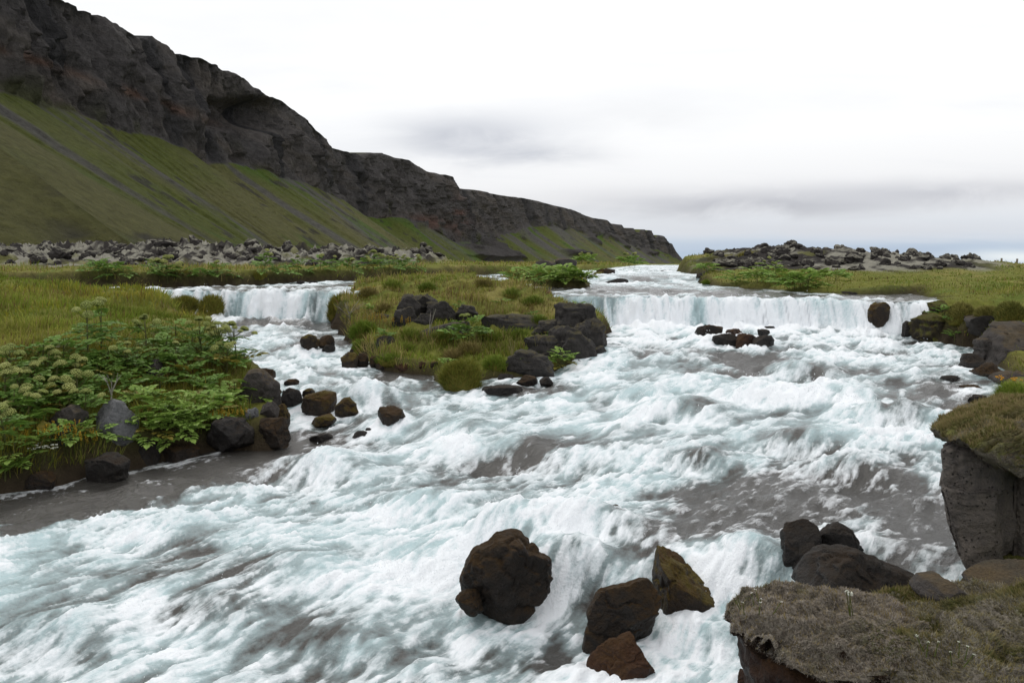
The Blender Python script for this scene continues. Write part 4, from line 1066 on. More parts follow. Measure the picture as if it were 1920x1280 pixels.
# ------------------------------------------------------------------ standing waves and water humps over sunken stones
hump = np.zeros_like(X); humpfoam = np.zeros_like(X)
for px, py, rx, hh in [(1500,690,.62,.17),(1295,765,.60,.20),(1190,735,.5,.10),(1690,775,.5,.24),(1320,855,.35,.14),(1510,815,.45,.15),(1120,975,.35,.20),
        (700,735,.55,.24),(620,870,.6,.22),(580,1060,.6,.14),(830,1040,.5,.14),(960,980,.4,.18),(420,1110,.6,.16),(1000,830,.7,.14),(350,990,.6,.10),(1330,1185,.22,.10),
        (1420,1030,.35,.14),(1600,870,.5,.10),(800,930,.5,.12),(1080,1040,.3,.14),(150,1170,.5,.12),(1420,735,.5,.12),(1600,735,.5,.10),(860,790,.5,.10),(660,1190,.4,.08),(900,1180,.3,.08)]:
    x0, y0, z0 = hit(px, py + 10)
    fx, fy = fsample(np.array([x0]), np.array([y0])); fx, fy = float(fx[0]), float(fy[0])
    u = ((X - x0) * fx + (Y - y0) * fy) / rx; v = (-(X - x0) * fy + (Y - y0) * fx) / (rx * 1.25)
    g = np.exp(-np.where(u > 0, (u * 1.7) ** 2, u ** 2) - v ** 2)
    hump += hh * g - 0.45 * hh * np.exp(-((u - 1.15) / 0.5) ** 2 - v ** 2)
    humpfoam += 1.5 * np.exp(-((u - 0.95) / 0.55) ** 2 - (v / 1.1) ** 2) - 0.8 * np.exp(-((u + 0.05) / 0.6) ** 2 - (v / 0.8) ** 2)
Z = Zb + hump + turb * (0.042 * nA + 0.018 * nW + 0.011 * nB + 0.0035 * nC + 0.026 * nD) * np.clip(Y / 9, 0.8, 1.3)
# pillows in front of, and white wakes behind, the stones that stand in the current
wake = np.zeros_like(X)
for x0, y0, r0 in ROCKW:
    if not (5 < y0 < 60) or r0 > 1.6: continue
    if max(float(poly_sd(L['poly'], np.array([x0]), np.array([y0]))[0]) for L in LANDS.values()) > 0.05: continue
    i = (np.abs(X - x0) < 6 * r0) & (np.abs(Y - y0) < 6 * r0)
    if not i.any(): continue
    fx, fy = fsample(np.array([x0]), np.array([y0])); fx, fy = float(fx[0]), float(fy[0])
    u = ((X[i] - x0) * fx + (Y[i] - y0) * fy) / r0; v = (-(X[i] - x0) * fy + (Y[i] - y0) * fx) / r0
    rr = np.hypot(u, v)
    wake[i] += 0.9 * np.exp(-((u - 1.6) / 1.3) ** 2 - (v / 1.0) ** 2) + 0.75 * np.exp(-((rr - 1.15) / 0.35) ** 2) * (vnoise2(X[i] * 4, Y[i] * 4) > -0.5)
    Z[i] += min(r0, .6) * (1.0 if y0 < 11 else 0.45) * (0.20 * np.exp(-((u + 1.1) / 0.55) ** 2 - (v / 1.1) ** 2) - 0.16 * np.exp(-((u - 1.2) / 0.7) ** 2 - (v / 0.9) ** 2))
wake = np.clip(wake, 0, 1.6)
rid = 1.0 - np.abs(nB * 0.8 + 0.2 * nC)
vein = np.clip(1.0 - np.abs(nW * 0.6 + nB * 0.5 + 0.25 * nC) * 2.2, 0, 1) ** 1.5
foam = bias + 0.55 * humpfoam + 0.36 * nA + 0.26 * nW + 0.40 * nB + 0.50 * nC + 0.26 * nD + 0.30 * rid - 0.2 + 0.8 * vein * sstep(-2.0, -0.2, bias) + wake
foam = foam + 0.25 * onfall + 0.12 * sstep(0.5, 0.1, np.abs(wsd + 0.15)) * (vnoise2(X * 3, Y * 3) > -0.2)
foam = foam - 1.2 * sstep(-0.9, -0.15, wsd) * sstep(-1.5, -3.0, X) * sstep(14.0, 12.0, Y)
streak = 0.6 * vnoise2(X * 5, Y * 0.3) + 0.6 * vnoise2(X * 13, Y * 0.5) + 0.5 * vnoise2(X * 31, Y * 0.8)
part = vnoise2(X * 0.7 + 4, X * 0)
foam = foam + onfall * (streak * 1.1 + 0.9 * part + 0.30) - 0.5 * onfall * nC * 0.3
air = 0.80 + 0.18 * bias + 0.25 * nD + 0.22 * nA + 0.3 * onfall + 0.20 * nB + 0.12 * nC + 0.3 * wake + blobs([
    (120,955,220,26,R_(-14),-1.7),(420,890,200,26,R_(-14),-1.7),(600,835,70,20,0,-1.0),(1330,985,220,44,R_(-8),-1.6),(1500,930,220,46,R_(-12),-1.4),(1740,990,110,90,0,-1.7),(1400,1065,60,26,0,-0.8),
    (650,1062,230,22,R_(-6),-0.6),(90,1120,160,60,R_(-20),-0.3),(1040,1245,70,30,R_(-10),-1.2),(560,618,90,14,0,-1.0),(600,640,60,14,0,-0.7),(1420,675,170,22,R_(4),-1.3),(1000,730,120,16,0,-1.2),(780,705,90,14,0,-1.1),
    (1310,770,70,16,0,-1.0),(1690,780,60,16,0,-1.2),(1500,820,60,14,0,-1.0),(1380,910,100,24,R_(-10),-1.2),(1320,860,60,16,0,-0.8),(1780,730,80,50,0,-1.0),(1350,548,330,8,R_(1),-1.4),(1100,545,90,8,0,-1.2),(470,540,160,7,0,-1.3),(1650,556,90,7,0,-1.2)])
air = air - 1.6 * sstep(-1.1, -0.2, wsd) * sstep(-1.5, -3.0, X) * sstep(14.0, 12.0, Y)
# white billows where the falls land
tb = Y - ylip(X)
bil = np.exp(-((tb + 0.95) / 0.42) ** 2) * sstep(-0.3, -1.0, wsd) * np.where((X > 2.4) | (X < -5.3), 1.0, 0.0)
Z = Z + bil * (0.10 + 0.16 * np.clip(fbm2(X * 1.6, Y * 1.6, 3) + 0.2, 0, 1) + 0.03 * nC)
foam = foam + 1.1 * bil
Y = Y - onfall * (0.09 * streak + 0.02 * nC)
Z = Z + onfall * 0.015 * nC + (1 - onfall) * 0.012 * (0.25 * nC + 0.9 * nB + 0.6 * nW) * sstep(0.3, -1.0, bias) * np.clip(Y / 9, 0.8, 1.6)
# foam piles up: break it into bubbly relief
Z = Z + np.clip(foam, 0, 1.5) * (0.008 * nC + 0.006 * vnoise2(X * 14, Y * 14)) * np.clip(Y / 9, 0.8, 2)
Zs_ = Zb + hump + 0.10 * bil
Z = Zs_ + (Z - Zs_) * (0.22 + 0.78 * sstep(0.05, -0.9, wsd))
mw = Mat('white_water', 0.12, 0.5)
mw.b.inputs['IOR'].default_value = 1.33
vec = mw.coord()
fb = mw.noise(9.0, 6, 0.62, vec, 0.4); fb2 = mw.noise(38.0, 4, 0.6, vec, 0.2)
rot = mw.n('ShaderNodeVectorRotate', rotation_type='Z_AXIS'); rot.inputs['Angle'].default_value = -math.atan2(-0.78, -0.62)
tco = mw.n('ShaderNodeTexCoord'); mw.l(tco.outputs['Object'], rot.inputs['Vector'])
mps = mw.n('ShaderNodeMapping'); mps.inputs['Scale'].default_value = (0.22, 1.0, 0.6); mw.l(rot.outputs[0], mps.inputs['Vector'])
st1 = mw.noise(22.0, 5, 0.65, mps.outputs[0], 0.6); st2 = mw.noise(70.0, 3, 0.6, mps.outputs[0], 0.3)
fr = mw.attr('foam', 'Fac')
fn_ = mw.math('ADD', mw.math('MULTIPLY', mw.math('SUBTRACT', fb, 0.5), 1.3), mw.math('MULTIPLY', mw.math('SUBTRACT', fb2, 0.5), 0.9))
fn_ = mw.math('ADD', fn_, mw.math('ADD', mw.math('MULTIPLY', mw.math('SUBTRACT', st1, 0.5), 2.4), mw.math('MULTIPLY', mw.math('SUBTRACT', st2, 0.5), 1.2)))
fsum = mw.math('ADD', fr, fn_)
fmask = mw.ramp(mw.math('MULTIPLY', mw.math('ADD', fsum, 1.0), 0.3333, True), [(0.20, 0.0), (0.48, 0.45), (0.82, 1.0)])
amask = mw.ramp(mw.math('ADD', mw.attr('air', 'Fac'), mw.math('MULTIPLY', mw.math('SUBTRACT', fb, 0.5), 0.7)), [(0.0, 0.0), (1.0, 1.0)])
bodyc = mw.mix(amask, (0.050, 0.047, 0.042), (0.43, 0.565, 0.59))
mw.base(mw.mix(fmask, bodyc, (0.87, 0.90, 0.93)))
mw.rough(mw.math('ADD', mw.math('MULTIPLY', fmask, 0.60), 0.10))
sp = mw.math('SUBTRACT', 0.5, mw.math('MULTIPLY', fmask, 0.3)); mw.l(sp, mw.b.inputs['Specular IOR Level'])
mw.bump(mw.math('ADD', mw.math('ADD', fb, st1), mw.math('MULTIPLY', fb2, 0.5)), 0.5, 0.05)
river = obj('river', mesh_np('river', np.stack([X, Y, Z], -1), wf, mw.m, True, {'foam': foam, 'air': air}))
tag(river, 'white foaming river rapids with low waterfalls', kind='structure')
RX, RY, RZ, RFOAM = X, Y, Z, foam

# ------------------------------------------------------------------ flying drops
r_ = np.random.default_rng(5)
w_ = np.clip(RFOAM - 0.9, 0, 1.2) * (RZ - Zb + 0.03 > 0.04) * (RY < 30) * (wsd < -0.5) * (0.3 + np.clip(humpfoam, 0, 1)) * (wake < 0.3)
w_ = w_ / w_.sum(); n_ = 2600
ii = r_.choice(len(RX), n_, p=w_)
sz = r_.uniform(0.002, 0.005, n_) * np.clip(RY[ii] / 8, 0.8, 2.0)
dp = np.stack([RX[ii] + r_.normal(0, 0.04, n_), RY[ii] + r_.normal(0, 0.04, n_), RZ[ii] + 0.01 + np.abs(r_.normal(0, 0.035, n_)) * np.clip(RY[ii] / 8, 0.8, 1.8)], -1)
oc = np.array([[1, 0, 0], [0, 1, 0], [-1, 0, 0], [0, -1, 0], [0, 0, 1.6], [0, 0, -1.6]]); of_ = np.array([[0, 1, 4], [1, 2, 4], [2, 3, 4], [3, 0, 4], [1, 0, 5], [2, 1, 5], [3, 2, 5], [0, 3, 5]])
DV = (dp[:, None, :] + oc[None] * sz[:, None, None]).reshape(-1, 3); DF = (np.arange(n_)[:, None, None] * 6 + of_[None]).reshape(-1, 3)
md = Mat('spray', 0.3, 0.5); md.base((0.82, 0.86, 0.88))
tag(obj('spray', mesh_np('spray', DV, DF, md.m, True)), 'fine white spray thrown up by the rapids', kind='stuff')
# ================================================================== foliage materials
def leaf_mat(name, rough=0.6, trans=0.25, spec=0.25):
    m = Mat(name, rough, spec)
    o = m.n('ShaderNodeObjectInfo')
    c = m.attr('col')
    v = m.ramp(o.outputs['Random'], [(0.0, (0.80, 0.85, 0.7)), (1.0, (1.22, 1.15, 1.2))])
    c = m.mix(1.0, c, v, 'MULTIPLY')
    m.base(c)
    tr = m.n('ShaderNodeBsdfTranslucent'); m.l(c, tr.inputs['Color'])
    mx = m.n('ShaderNodeMixShader'); mx.inputs[0].default_value = trans
    m.l(m.b.outputs[0], mx.inputs[1]); m.l(tr.outputs[0], mx.inputs[2])
    m.l(mx.outputs[0], m.t.nodes['Material Output'].inputs['Surface'])
    return m.m
ML = leaf_mat('leaf'); MG = leaf_mat('grass_blade', 0.8, 0.2, 0.12)

# ------------------------------------------------------------------ grass blades (uncountable)
def blades(name, pos, nrm_, hgt, wid, col, label, bend=0.5, parent=None, seed=1, tip=None):
    r = np.random.default_rng(seed); n = len(pos)
    th = r.uniform(0, 2 * math.pi, n); side = np.stack([np.cos(th), np.sin(th), np.zeros(n)], -1)
    lean = np.stack([np.cos(th + 1.57 + r.normal(0, .5, n)), np.sin(th + 1.57 + r.normal(0, .5, n)), np.zeros(n)], -1)
    up = nrm_ * 0.5 + np.array([0, 0, 0.6]); up /= np.linalg.norm(up, axis=1, keepdims=True)
    h = hgt[:, None]; w = wid[:, None]
    b = bend * r.uniform(0.2, 1.3, n)[:, None]
    v0 = pos - side * w * 0.5; v1 = pos + side * w * 0.5
    mid = pos + up * h * 0.55 + lean * h * b * 0.25
    v2 = mid - side * w * 0.35; v3 = mid + side * w * 0.35
    v4 = pos + up * h + lean * h * b * 0.8 - np.array([0, 0, 1]) * h * b * 0.2
    V = np.stack([v0, v1, v2, v3, v4], 1).reshape(-1, 3)
    i = np.arange(n)[:, None] * 5
    Fc = np.concatenate([i + np.array([[0, 1, 3]]), i + np.array([[0, 3, 2]]), i + np.array([[2, 3, 4]])], 1).reshape(-1, 3)
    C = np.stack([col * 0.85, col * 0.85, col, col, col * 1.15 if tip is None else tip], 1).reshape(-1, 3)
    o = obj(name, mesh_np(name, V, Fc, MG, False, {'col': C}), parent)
    if label: tag(o, label, kind='stuff')
    else: o['kind'] = 'stuff'
    return o
def scatter_land(n, ylo, yhi, pxlo, pxhi, seed, land=None):
    r = np.random.default_rng(seed)
    y = np.exp(r.uniform(math.log(ylo), math.log(yhi), n)); px = r.uniform(pxlo, pxhi, n)
    x = (px - 960) / F * y
    z, sd, lava, w = land_eval(x, y)
    ok = (sd > 0.16) & (lava < 0.5) & (z > w + 0.05)
    if land: ok &= poly_sd(LANDS[land]['poly'], x, y) > -0.2
    for x0, y0, r0 in ROCKW:
        if r0 > 0.2 and ylo - 3 < y0 < yhi + 3:
            ok &= ((x - x0) ** 2 + ((y - y0 + 0.2 * r0)) ** 2) > (0.95 * min(r0, 0.55)) ** 2
    e = 0.08
    zx = land_eval(x + e, y)[0]; zy = land_eval(x, y + e)[0]
    nv = np.stack([-(zx - z) / e, -(zy - z) / e, np.ones(n)], -1); nv /= np.linalg.norm(nv, axis=1, keepdims=True)
    sl = np.hypot(zx - z, zy - z) / e
    return x[ok], y[ok], z[ok], nv[ok], sd[ok], sl[ok], lava[ok]
def grass(label, n, ylo, yhi, pxlo, pxhi, seed, land, h0, h1, straw=0.35, yellow=0.0, wide=1.0, mn=0.00075):
    x, y, z, nv, sd, sl, lava = scatter_land(n, ylo, yhi, pxlo, pxhi, seed, land)
    r = np.random.default_rng(seed + 1); k = len(x)
    patch = fbm2(x * 0.8 + 5, y * 0.8, 3); p2 = fbm2(x * 0.3, y * 0.3 + 8, 3)
    hgt = r.uniform(h0, h1, k) * (0.55 + 1.0 * sstep(-0.35, 0.45, patch) ** 1.5)
    hgt *= np.where(r.random(k) < 0.03, 1.6, 1.0)
    wid = np.maximum(0.005, y * mn) * r.uniform(0.7, 1.3, k) * wide
    g1 = np.array([0.140, 0.190, 0.026]); g2 = np.array([0.235, 0.240, 0.046]); st = np.array([0.300, 0.245, 0.100]); ye = np.array([0.37, 0.31, 0.03]); rd = np.array([0.10, 0.055, 0.03])
    t = np.clip(r.normal(0.5, 0.3, k) + 1.1 * p2, 0, 1)[:, None]
    c = g1 * (1 - t) + g2 * t
    s_ = (r.random(k) < straw * sstep(-0.5, 0.4, patch + p2))[:, None]; c = np.where(s_, st * r.uniform(.7, 1.15, (k, 1)), c)
    c = np.where((r.random(k) < 0.05 + 0.25 * sstep(0.15, 0.5, fbm2(x * 0.9 + 61, y * 0.9, 3)))[:, None], rd * r.uniform(.8, 1.8, (k, 1)), c)
    c = c * (0.75 + 0.5 * sstep(-0.5, 0.5, fbm2(x * 1.6 + 9, y * 1.6 + 4, 3)))[:, None]
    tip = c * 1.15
    if yellow > 0:
        yp = sstep(0.0, 0.35, fbm2(x * 0.5 + 33, y * 0.5, 3)) * yellow
        m_ = (r.random(k) < yp)[:, None]; tip = np.where(m_, ye, tip); c = np.where(m_, c * 0.6 + ye * 0.4, c)
    return blades('grass', np.stack([x, y, z - 0.01], -1), nv, hgt, wid, c, label, 0.7, None, seed + 2, tip)
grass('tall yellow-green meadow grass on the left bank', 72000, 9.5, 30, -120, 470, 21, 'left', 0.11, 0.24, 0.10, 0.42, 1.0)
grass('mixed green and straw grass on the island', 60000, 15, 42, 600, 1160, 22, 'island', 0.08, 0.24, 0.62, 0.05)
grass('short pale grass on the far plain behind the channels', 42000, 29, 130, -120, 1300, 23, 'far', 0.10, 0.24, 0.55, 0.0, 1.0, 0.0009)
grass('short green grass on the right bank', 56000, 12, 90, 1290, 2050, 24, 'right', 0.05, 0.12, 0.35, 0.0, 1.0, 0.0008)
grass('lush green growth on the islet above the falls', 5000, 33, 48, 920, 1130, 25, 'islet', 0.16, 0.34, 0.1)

# fuzz and short grass on the moss
def fuzz(o, vv, kind, n, seed):
    r = np.random.default_rng(seed)
    me = o.data; f = np.zeros(len(me.polygons) * 3, dtype=np.int32); me.loops.foreach_get('vertex_index', f); f = f.reshape(-1, 3)
    a, b, c = vv[f[:, 0]], vv[f[:, 1]], vv[f[:, 2]]
    cr = np.cross(b - a, c - a); ar = np.linalg.norm(cr, axis=1); nn = cr / np.maximum(ar[:, None], 1e-12)
    ctr = (a + b + c) / 3
    pxc = 960 + ctr[:, 0] / ctr[:, 1] * F
    front = (nn[:, 1] < 0.55) & (pxc < 2010) & (nn[:, 2] > -0.35)
    w = ar * front; w /= w.sum()
    k = r.choice(len(f), n, p=w); u = r.random((n, 2)); q = u.sum(1) > 1; u[q] = 1 - u[q]
    p = a[k] + (b[k] - a[k]) * u[:, :1] + (c[k] - a[k]) * u[:, 1:]
    nv = nn[k] + r.normal(0, 0.45, (n, 3)); nv /= np.linalg.norm(nv, axis=1, keepdims=True)
    gr_ = fbm3(p * 2.5 + seed, 3)
    wool = np.array([0.38, 0.345, 0.29]); gre = np.array([0.15, 0.155, 0.045]); stw = np.array([0.28, 0.23, 0.11]); brn = np.array([0.075, 0.052, 0.035])
    t = sstep(0.05, 0.35, gr_ + (0.25 if kind == 'turf' else 0.12 if kind == 'mixed' else -0.05))[:, None] * (nn[k][:, 2:3] > 0.2)
    col = wool * r.uniform(0.55, 1.15, (n, 1)); col = col * (1 - t) + (gre * r.uniform(.7, 1.3, (n, 1))) * t
    s_ = (r.random(n) < (0.25 if kind != 'wool' else 0.1))[:, None] & (nn[k][:, 2:3] > 0.3); col = np.where(s_, stw, col)
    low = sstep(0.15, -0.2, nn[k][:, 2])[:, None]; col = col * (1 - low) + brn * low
    h = r.uniform(0.008, 0.02, n) * np.where(t[:, 0] > 0.5, 1.9, 1.0) * np.where(s_[:, 0], 1.6, 1.0)
    wd = r.uniform(0.0022, 0.0045, n)
    return p, nv, h, wd, col
def add_fuzz(idx, n, seed, nm):
    o, vv, kind = MOSSV[idx]
    p, nv, h, wd, col = fuzz(o, vv, kind, n, seed)
    # world -> root space (roots carry no rotation)
    root = o.parent; p = p - np.array(root.location) - np.array(o.location)
    r = np.random.default_rng(seed); m = len(p)
    th = r.uniform(0, 6.28, m); side = np.stack([np.cos(th), np.sin(th), np.zeros(m)], -1)
    V = np.stack([p - side * wd[:, None], p + side * wd[:, None], p + nv * h[:, None]], 1).reshape(-1, 3)
    Fc = np.arange(3 * m).reshape(-1, 3); C = np.repeat(col, 3, 0)
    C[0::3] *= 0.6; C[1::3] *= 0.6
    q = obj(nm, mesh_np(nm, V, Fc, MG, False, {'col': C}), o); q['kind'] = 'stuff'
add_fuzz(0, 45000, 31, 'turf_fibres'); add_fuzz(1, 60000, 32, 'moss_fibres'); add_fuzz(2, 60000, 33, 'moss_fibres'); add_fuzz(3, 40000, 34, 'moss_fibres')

# ------------------------------------------------------------------ angelica
def leaf_mesh(seed, c0=(0.090, 0.175, 0.030), c1=(0.155, 0.250, 0.050)):
    r = random.Random(seed); b = MB()
    L = 1.0
    def along(t): return Vector((t, 0, 0.28 * t - 0.42 * t * t))
    b.tube([along(t) for t in (0, .35, .7, 1.0)], [0.012, 0.010, 0.007, 0.003], 3, (0.09, 0.12, 0.03))
    def leaflet(p, d, ln, wd, n):
        d = d.normalized(); s = n.cross(d).normalized()
        k = r.uniform(0, 1); col = tuple(a_ * (1 - k) + e_ * k for a_, e_ in zip(c0, c1)); c2_ = tuple(x * 1.25 for x in col)
        rows = [(0, 0.05), (.16, .42), (.26, .30), (.42, .55), (.54, .36), (.70, .40), (.80, .22), (1.0, 0.0)]
        vs, cs = [], []
        for t, w in rows:
            c_ = p + d * ln * t - n * ln * 0.16 * t * t
            vs += [c_ + s * wd * w + n * wd * 0.14, c_, c_ - s * wd * w + n * wd * 0.14]; cs += [c2_, col, c2_]
        fs = []
        for i in range(len(rows) - 1):
            a0 = i * 3
            fs += [(a0, a0 + 1, a0 + 4), (a0, a0 + 4, a0 + 3), (a0 + 1, a0 + 2, a0 + 5), (a0 + 1, a0 + 5, a0 + 4)]
        b.add(vs, fs, cs)
    for t, sc_ in ((0.38, 1.0), (0.64, 0.85), (0.84, 0.65)):
        for sg in (-1, 1):
            base = along(t); br = Vector((0.55, sg, r.uniform(-.15, .1))).normalized() * 0.34 * sc_
            b.tube([base, base + br * 0.7], [0.006, 0.003], 3, (0.09, 0.12, 0.03))
            tipp = base + br * 0.62
            n = Vector((r.uniform(-.25, .25), r.uniform(-.25, .25), 1)).normalized()
            leaflet(tipp, br + Vector((.1, 0, -.05)), 0.26 * sc_, 0.19 * sc_, n)
            leaflet(base + br * 0.35, Vector((1, sg * 0.15, 0.0)), 0.21 * sc_, 0.15 * sc_, n)
            leaflet(base + br * 0.45, Vector((-0.35, sg, -.05)), 0.19 * sc_, 0.14 * sc_, n)
    n = Vector((-.2, 0, 1)).normalized()
    leaflet(along(0.97), Vector((1, 0, -.35)), 0.30, 0.22, n)
    leaflet(along(0.92), Vector((.6, .8, -.2)), 0.22, 0.16, n); leaflet(along(0.92), Vector((.6, -.8, -.2)), 0.22, 0.16, n)
    return b.mesh('leaf', ML)
LEAVES = [leaf_mesh(i) for i in range(4)]
LEAVES_BRIGHT = [leaf_mesh(10 + i, (0.145, 0.245, 0.040), (0.235, 0.335, 0.080)) for i in range(3)]
LEAVES_YELLOW = [leaf_mesh(20, (0.13, 0.13, 0.02), (0.20, 0.16, 0.03))]
def umbel_mesh(seed, dense=64):
    r = random.Random(seed); b = MB()
    for i in range(dense):
        t = (i + 0.5) / dense; z = 1 - 1.25 * t; a = i * 2.39996
        q = math.sqrt(max(1 - z * z, 0)); d = Vector((q * math.cos(a), q * math.sin(a), z * 0.85 + 0.1))
        p = d * r.uniform(0.92, 1.05)
        b.tube([Vector((0, 0, -0.55)) * 0.6, p * 0.9], [0.018, 0.010], 3, (0.12, 0.15, 0.04))
        k = r.uniform(0.8, 1.2); c = (0.33 * k, 0.36 * k, 0.115 * k)
        s = r.uniform(0.17, 0.25); ax = d.orthogonal().normalized(); ay = d.cross(ax)
        vs = [p + d * s * 0.5] + [p + (ax * math.cos(u) + ay * math.sin(u)) * s * r.uniform(.8, 1.1) for u in [j * 1.2566 for j in range(5)]] + [p - d * s * 0.4]
        fs = [(0, 1 + j, 1 + (j + 1) % 5) for j in range(5)] + [(6, 1 + (j + 1) % 5, 1 + j) for j in range(5)]
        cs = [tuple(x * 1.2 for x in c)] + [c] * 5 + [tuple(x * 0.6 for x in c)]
        b.add(vs, fs, cs)
    return b.mesh('flower_head', ML)
UMB = [umbel_mesh(1), umbel_mesh(2, 52), umbel_mesh(3, 76)]
def angelica(pos, h, n_leaf, n_umb, label, group=None, seed=0, bright=False, spread=1.0, name='angelica_plant', usize=0.062, lsize=0.42):
    r = random.Random(seed * 13 + 5)
    root = tag(empty(name, pos, r.uniform(0, 6.28)), label, 'plant', group)
    lm = LEAVES_BRIGHT if bright else LEAVES
    lean = Vector((r.uniform(-.12, .12), r.uniform(-.12, .12), 0)) * h
    sb = MB(); top = Vector((lean.x, lean.y, h * 0.82)); stc = (0.095, 0.10, 0.035)
    sb.tube([(0, 0, -0.05), (lean.x * .4, lean.y * .4, h * .45), top], [0.014, 0.011, 0.007], 5, stc)
    heads = []
    for i in range(n_umb):
        if i == 0: e = top + Vector((0, 0, h * 0.16))
        else:
            a = i * 2.4 + r.uniform(-.3, .3); q = r.uniform(.10, .26) * spread
            e = Vector((lean.x + math.cos(a) * q, lean.y + math.sin(a) * q, h * r.uniform(.74, .99)))
        st = Vector((lean.x * .7, lean.y * .7, h * r.uniform(.5, .72)))
        sb.tube([st, (st + e) / 2 + Vector((0, 0, -.02)), e], [0.007, 0.006, 0.004], 4, stc)
        heads.append(e)
    stem = obj('stem', sb.mesh('stem', ML), root)
    for e in heads:
        u = obj('flower_head', UMB[r.randrange(3)], stem, e)
        s = usize * r.uniform(.7, 1.25); u.scale = (s, s, s * r.uniform(.75, 1)); u.rotation_euler = (r.uniform(-.35, .35), r.uniform(-.35, .35), r.uniform(0, 6))
    for i in range(n_leaf):
        t = (i + 0.5) / n_leaf
        z = h * (0.06 + 0.62 * t)
        m = r.choice(LEAVES_YELLOW) if r.random() < 0.05 else r.choice(lm)
        l = obj('leaf', m, root, (lean.x * t * .8, lean.y * t * .8, z))
        s = lsize * (1.15 - 0.55 * t) * r.uniform(.8, 1.2) * min(1.0, 0.5 + h)
        l.scale = (s, s, s); l.rotation_euler = (r.uniform(-.3, .3), r.uniform(-.75, .05), i * 2.4 + r.uniform(-.4, .4))
    return root
ORD = ['first', 'second', 'third', 'fourth', 'fifth', 'sixth', 'seventh', 'eighth', 'ninth', 'tenth', 'eleventh', 'twelfth', 'thirteenth', 'fourteenth', 'fifteenth', 'sixteenth']
def number_group(group):
    """tell the look-alikes of a group apart by their order from the left of the view"""
    os_ = [o for o in COL.objects if o.get('group') == group and o.parent is None]
    os_.sort(key=lambda o: o.location.x / o.location.y)
    for i, o in enumerate(os_):
        o['label'] = o['label'] + ', ' + ORD[i] + ' from the left'
def plant_at(px, py, h, nl, nu, label, group=None, seed=0, **kw):
    x_, y_, z_ = hit(px, py)
    return angelica((x_, y_, z_), h, nl, nu, label, group, seed, **kw)
k = 0
for px, py, h, nl, nu, lb, kw in [
        (405,692,.80,12,9,'tallest flowering angelica at the bank edge, left of the one over white water',{}),
        (445,690,.78,9,10,'angelica with flower heads standing out against the white water',dict(spread=1.5)),
        (380,690,.85,12,6,'angelica behind the tallest one, reaching up to the side chute',{}),
        (425,705,.55,10,5,'lower flowering angelica in front of the tallest one',{}),
        (275,668,.70,12,5,'angelica with four flower heads in a row below the meadow edge',dict(spread=1.3)),
        (165,668,.80,13,4,'large-headed angelica below the meadow, left of the dark hollow',dict(usize=.075)),
        (190,660,.85,10,2,'angelica with one high round flower head against the meadow slope',dict(usize=.08)),
        (240,716,.62,12,5,'angelica with a tuft of ragged flower heads beside the half-hidden grey boulder',{}),
        (330,700,.50,14,1,'leafy angelica with a single flower head above the grey half-hidden boulder',{}),
        (20,735,.60,9,4,'angelica with big pale flower heads at the left edge, higher up',dict(usize=.085)),
        (12,850,.55,8,3,'angelica with two pale heads at the left edge, low by the flowers',dict(usize=.08)),
        (140,745,.58,10,3,'angelica with a forked flower cluster above the thicket',{})]:
    k += 1; plant_at(px, py, h, nl, nu, lb, None, k, **kw)
for i, (px, py) in enumerate([(40,770),(75,780),(105,775),(130,790),(70,745),(100,750),(20,800),(55,810),(150,770),(160,800),(110,735),(10,770),(85,725)]):
    k += 1; plant_at(px, py, rnd.uniform(.45, .6), 10, rnd.randrange(2, 5), 'flowering angelica in the thicket above the dark peaked boulder', 'angelica thicket on the left bank', k, usize=.066)
for i, (px, py) in enumerate([(120,690),(150,705),(200,700),(220,690),(290,690),(310,665),(350,720),(360,665),(330,640),(260,700),(80,690),(180,725),(210,745),(300,735),(385,740)]):
    k += 1; plant_at(px, py, rnd.uniform(.35, .55), 12, 0, 'dark leafy angelica without flowers on the shaded slope', 'leafy angelica on the left slope', k)
for i, (px, py) in enumerate([(270,800),(300,790),(330,800),(355,790),(290,770),(320,765),(350,770),(380,775),(255,775),(400,785),(420,770),(310,820),(335,830),(365,810),(285,825)]):
    k += 1; plant_at(px, py, rnd.uniform(.22, .34), 10, 0, 'bright low leafy plant right of the pale grey boulder', 'bright low leaves by the grey boulder', k, bright=True, lsize=.5)
for i, (px, py) in enumerate([(25,870),(60,850),(95,845),(130,835),(40,895),(185,840),(215,838),(150,835),(10,905)]):
    k += 1; plant_at(px, py, rnd.uniform(.16, .26), 8, 0, 'low leafy plant on the bottom edge of the left bank', 'low leaves on the lower left bank', k, bright=True, lsize=.4)
for px, py, h, nl, lb in [(440,752,.30,9,'leafy shoot with broad pale leaves in front of the big sloping grey boulder'),(470,748,.26,7,'small leafy shoot on the right of the sloping grey boulder')]:
    k += 1; plant_at(px, py, h, nl, 1, lb, None, k, bright=True, lsize=.5)
k += 1; plant_at(1055,690,.42,18,0,'bright green leafy bush at the foot of the island outcrop',None,k,bright=True,lsize=.38)
k += 1; plant_at(880,650,.62,20,3,'dark green angelica growing against the long island ledge',None,k,lsize=.5)
k += 1; plant_at(1770,600,.30,12,0,'green leafy plant on the moss face right of the main waterfall',None,k,lsize=.4)
k += 1; plant_at(1790,640,.25,8,0,'small leafy plant hanging on the wet moss face',None,k,lsize=.3)
